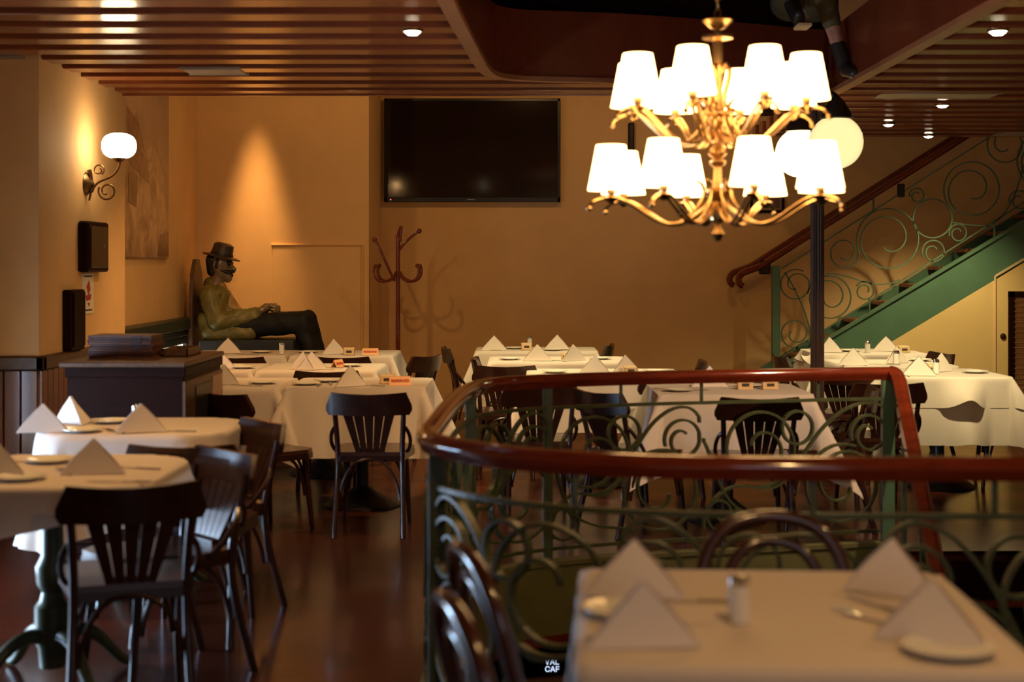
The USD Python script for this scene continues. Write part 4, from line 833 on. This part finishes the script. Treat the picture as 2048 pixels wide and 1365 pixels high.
obj("beard_tuft", blob([((Q(463, 551), .018), (Q(459, 557), .012))], .008, 2), M["hair"], sta, smooth=60)
for s in (-1, 1):
    obj("ear", blob([((Q(434, 524, s * .092), .014), (Q(432, 533, s * .096), .010))], .008, 2), M["skin"], sta, smooth=60)
    obj("sunglass_lens", move(trimesh.creation.icosphere(2, .024), tuple(Q(460, 527, s * .038))), M["plastic"], sta, smooth=60)
for px, py in ((443, 579), (452, 592)): obj("button", move(trimesh.creation.icosphere(1, .012), tuple(Q(px + 8, py - 4, -.035))), M["brass"], sta, smooth=60)
bn = thing("bench", "dark blue-black box bench carrying the seated statue by the low window", "bench")
b0_, b1_ = Q(412, 700), Q(598, 676)
obj("seat", cbox(b0_[0], b1_[0], YF - .30, YF + .30, .70, .838, .01), M["bench"], bn); obj("plinth", cbox(b0_[0] + .05, b1_[0] - .05, YF - .26, YF + .26, 0, .70, .01), M["dark"], bn)
bk = Q(392, 562)
cb = thing("chair_back", "narrow pointed wooden backboard standing upright behind the statue", "chair")
hp = [(-.23, .0), (-.23, .45), (-.17, .72), (-.06, .85), (.06, .85), (.17, .72), (.23, .45), (.23, 0)]
m = trimesh.creation.extrude_polygon(Polygon(hp), .035, engine="earcut"); m.vertices = m.vertices[:, [2, 0, 1]]; m.invert() if m.volume < 0 else None; m.apply_translation((bk[0] - .02, YF + .02, .70)); obj("board", m, M["oldwood"], cb)
obj("leg", cbox(bk[0] - .02, bk[0] + .015, YF - .2, YF - .15, 0, .71), M["dark"], cb); obj("leg", cbox(bk[0] - .02, bk[0] + .015, YF + .2, YF + .25, 0, .71), M["dark"], cb)

# statue sitting on the gallery edge with its legs hanging into the opening
YG = 9.72
G = lambda px, py, dy=0, Y=YG: P(px, py, Y) + [0, dy, 0]
g = thing("hanging_statue", "seated figure on the gallery edge, olive trouser leg and black boot hanging down", "statue")
hipz = 3.30
k1, a1, f1 = P(1640, -40, 9.55), P(1672, 78, 9.55), P(1692, 138, 9.5)
k0 = P(1575, -40, 9.55); a0 = P(1590, 5, 9.6); f0 = P(1598, 40, 9.45)
hip = np.array([1.95, 10.02, 3.30])
fb = [((hip + [-.1, 0, 0], .11), (k0, .07)), ((hip + [.1, 0, 0], .11), (k1, .07)), ((k1, .06), (a1, .04)), ((k0, .06), (a0 + [0, .2, 0], .04)), ((hip, .13), (hip + [0, .05, .4], .15)), ((hip + [0, .05, .4], .15), (hip + [-.15, .05, .5], .08)), ((hip + [0, .05, .4], .15), (hip + [.15, .05, .5], .08)), ((hip + [0, .05, .55], .05), (hip + [0, .03, .72], .095)),
      ((hip + [-.19, .05, .48], .05), (hip + [-.24, -.05, .2], .042)), ((hip + [-.24, -.05, .2], .042), (hip + [-.15, -.28, .14], .035)), ((hip + [.19, .05, .48], .05), (hip + [.24, -.05, .2], .042)), ((hip + [.24, -.05, .2], .042), (hip + [.15, -.28, .14], .035))]
obj("body", blob(fb, .03, 5), M["skin"], g, smooth=60)
obj("coat", blob([((hip + [0, .02, .02], .15), (hip + [0, .05, .42], .175)), ((hip + [-.16, .05, .49], .09), (hip + [.16, .05, .49], .09)), ((hip + [-.19, .05, .48], .065), (hip + [-.24, -.05, .2], .055)), ((hip + [.19, .05, .48], .065), (hip + [.24, -.05, .2], .055)), ((hip + [-.24, -.05, .2], .055), (hip + [-.17, -.22, .15], .048)), ((hip + [.24, -.05, .2], .055), (hip + [.17, -.22, .15], .048))], .03, 5), M["dark"], g, smooth=60)
kk = k1 + (a1 - k1) * .72
obj("trousers", blob([((hip + [-.1, 0, 0], .125), (k0, .09)), ((hip + [.1, 0, 0], .125), (k1, .09)), ((k1, .085), (kk, .062)), ((hip + [-.1, 0, 0], .12), (hip + [.1, 0, 0], .12))], .03, 4), M["trouser_olive"], g, smooth=60)
obj("sock", blob([((kk + (a1 - kk) * .1, .052), (a1 + (f1 - a1) * .25, .045))], .012, 2), M["sock"], g, smooth=60)
obj("boot", blob([((a1 + (f1 - a1) * .2, .05), (f1, .052)), ((f1, .05), (f1 + [.015, -.17, -.05], .036))], .015, 3), M["boot"], g, smooth=60)
obj("boot", blob([((a0 + [0, .1, 0], .055), (f0, .045)), ((f0, .045), (f0 + [-.02, -.10, .02], .035))], .015, 3), M["boot"], g, smooth=60)
obj("boot_sole", cbox(f0[0] - .03, f0[0] + .06, f0[1] - .14, f0[1] + .04, f0[2] - .062, f0[2] - .04, .004), M["tan_card"], g)

# ------------------------------------------------------------------ ceiling fittings
def downlight(px, py, label):
    Y = (CEIL - .015 - HC) * F / (CY - py); x = (px - CX) * Y / F
    if not protos.get("downlight"):
        t = thing("downlight", label, "downlight", (x, Y, CEIL), 0, "ceiling downlights"); protos["downlight"] = t
        obj("housing", lathe([(.050, -.010), (.056, -.010), (.058, .02), (0, .02), (0, .012), (.05, .010)], 20), M["bronze"], t, smooth=40); obj("lens", lathe([(0, -.030), (.025, -.026), (.04, -.014), (.046, -.002), (.046, .002), (0, .002)], 18), M["lens"], t)
    else: dup(protos["downlight"], (x, Y, CEIL), 0, label)
    return np.array((x, Y, CEIL - .06))
D1 = downlight(825, 66, "small bright ceiling downlight left of the opening over the aisle")
D2 = downlight(1996, 66, "small bright ceiling downlight at the top right corner")
D3 = downlight(1885, 213, "small dim ceiling downlight right of the lamp post, nearest of three")
D4 = downlight(1777, 251, "small bright ceiling downlight above the globes' right side")
D5 = downlight(1857, 274, "small bright ceiling downlight nearest the stair handrail")
for px0, px1, py, lb in ((372, 486, 143, "flat pale ceiling panel over the wall poster"), (-20, 52, 118, "flat pale ceiling panel at the far left above the pier"), (1762, 1990, 191, "flat pale ceiling panel right of the opening"), (1998, 2120, 268, "flat pale ceiling panel above the staircase")):
    Y = (CEIL - HC) * F / (CY - py); x0, x1 = (px0 - CX) * Y / F, (px1 - CX) * Y / F
    v = thing("ceiling_panel", lb, "ceiling panel", ((x0 + x1) / 2, Y, CEIL)); hw = (x1 - x0) / 2
    obj("plate", cbox(-hw, hw, -.13, .13, -.004, .012, .001), M["vent"], v); obj("rim", cat([cbox(-hw - .012, hw + .012, -.142, -.13, -.008, 0.01, .002), cbox(-hw - .012, hw + .012, .13, .142, -.008, 0.01, .002)]), M["vent"], v)
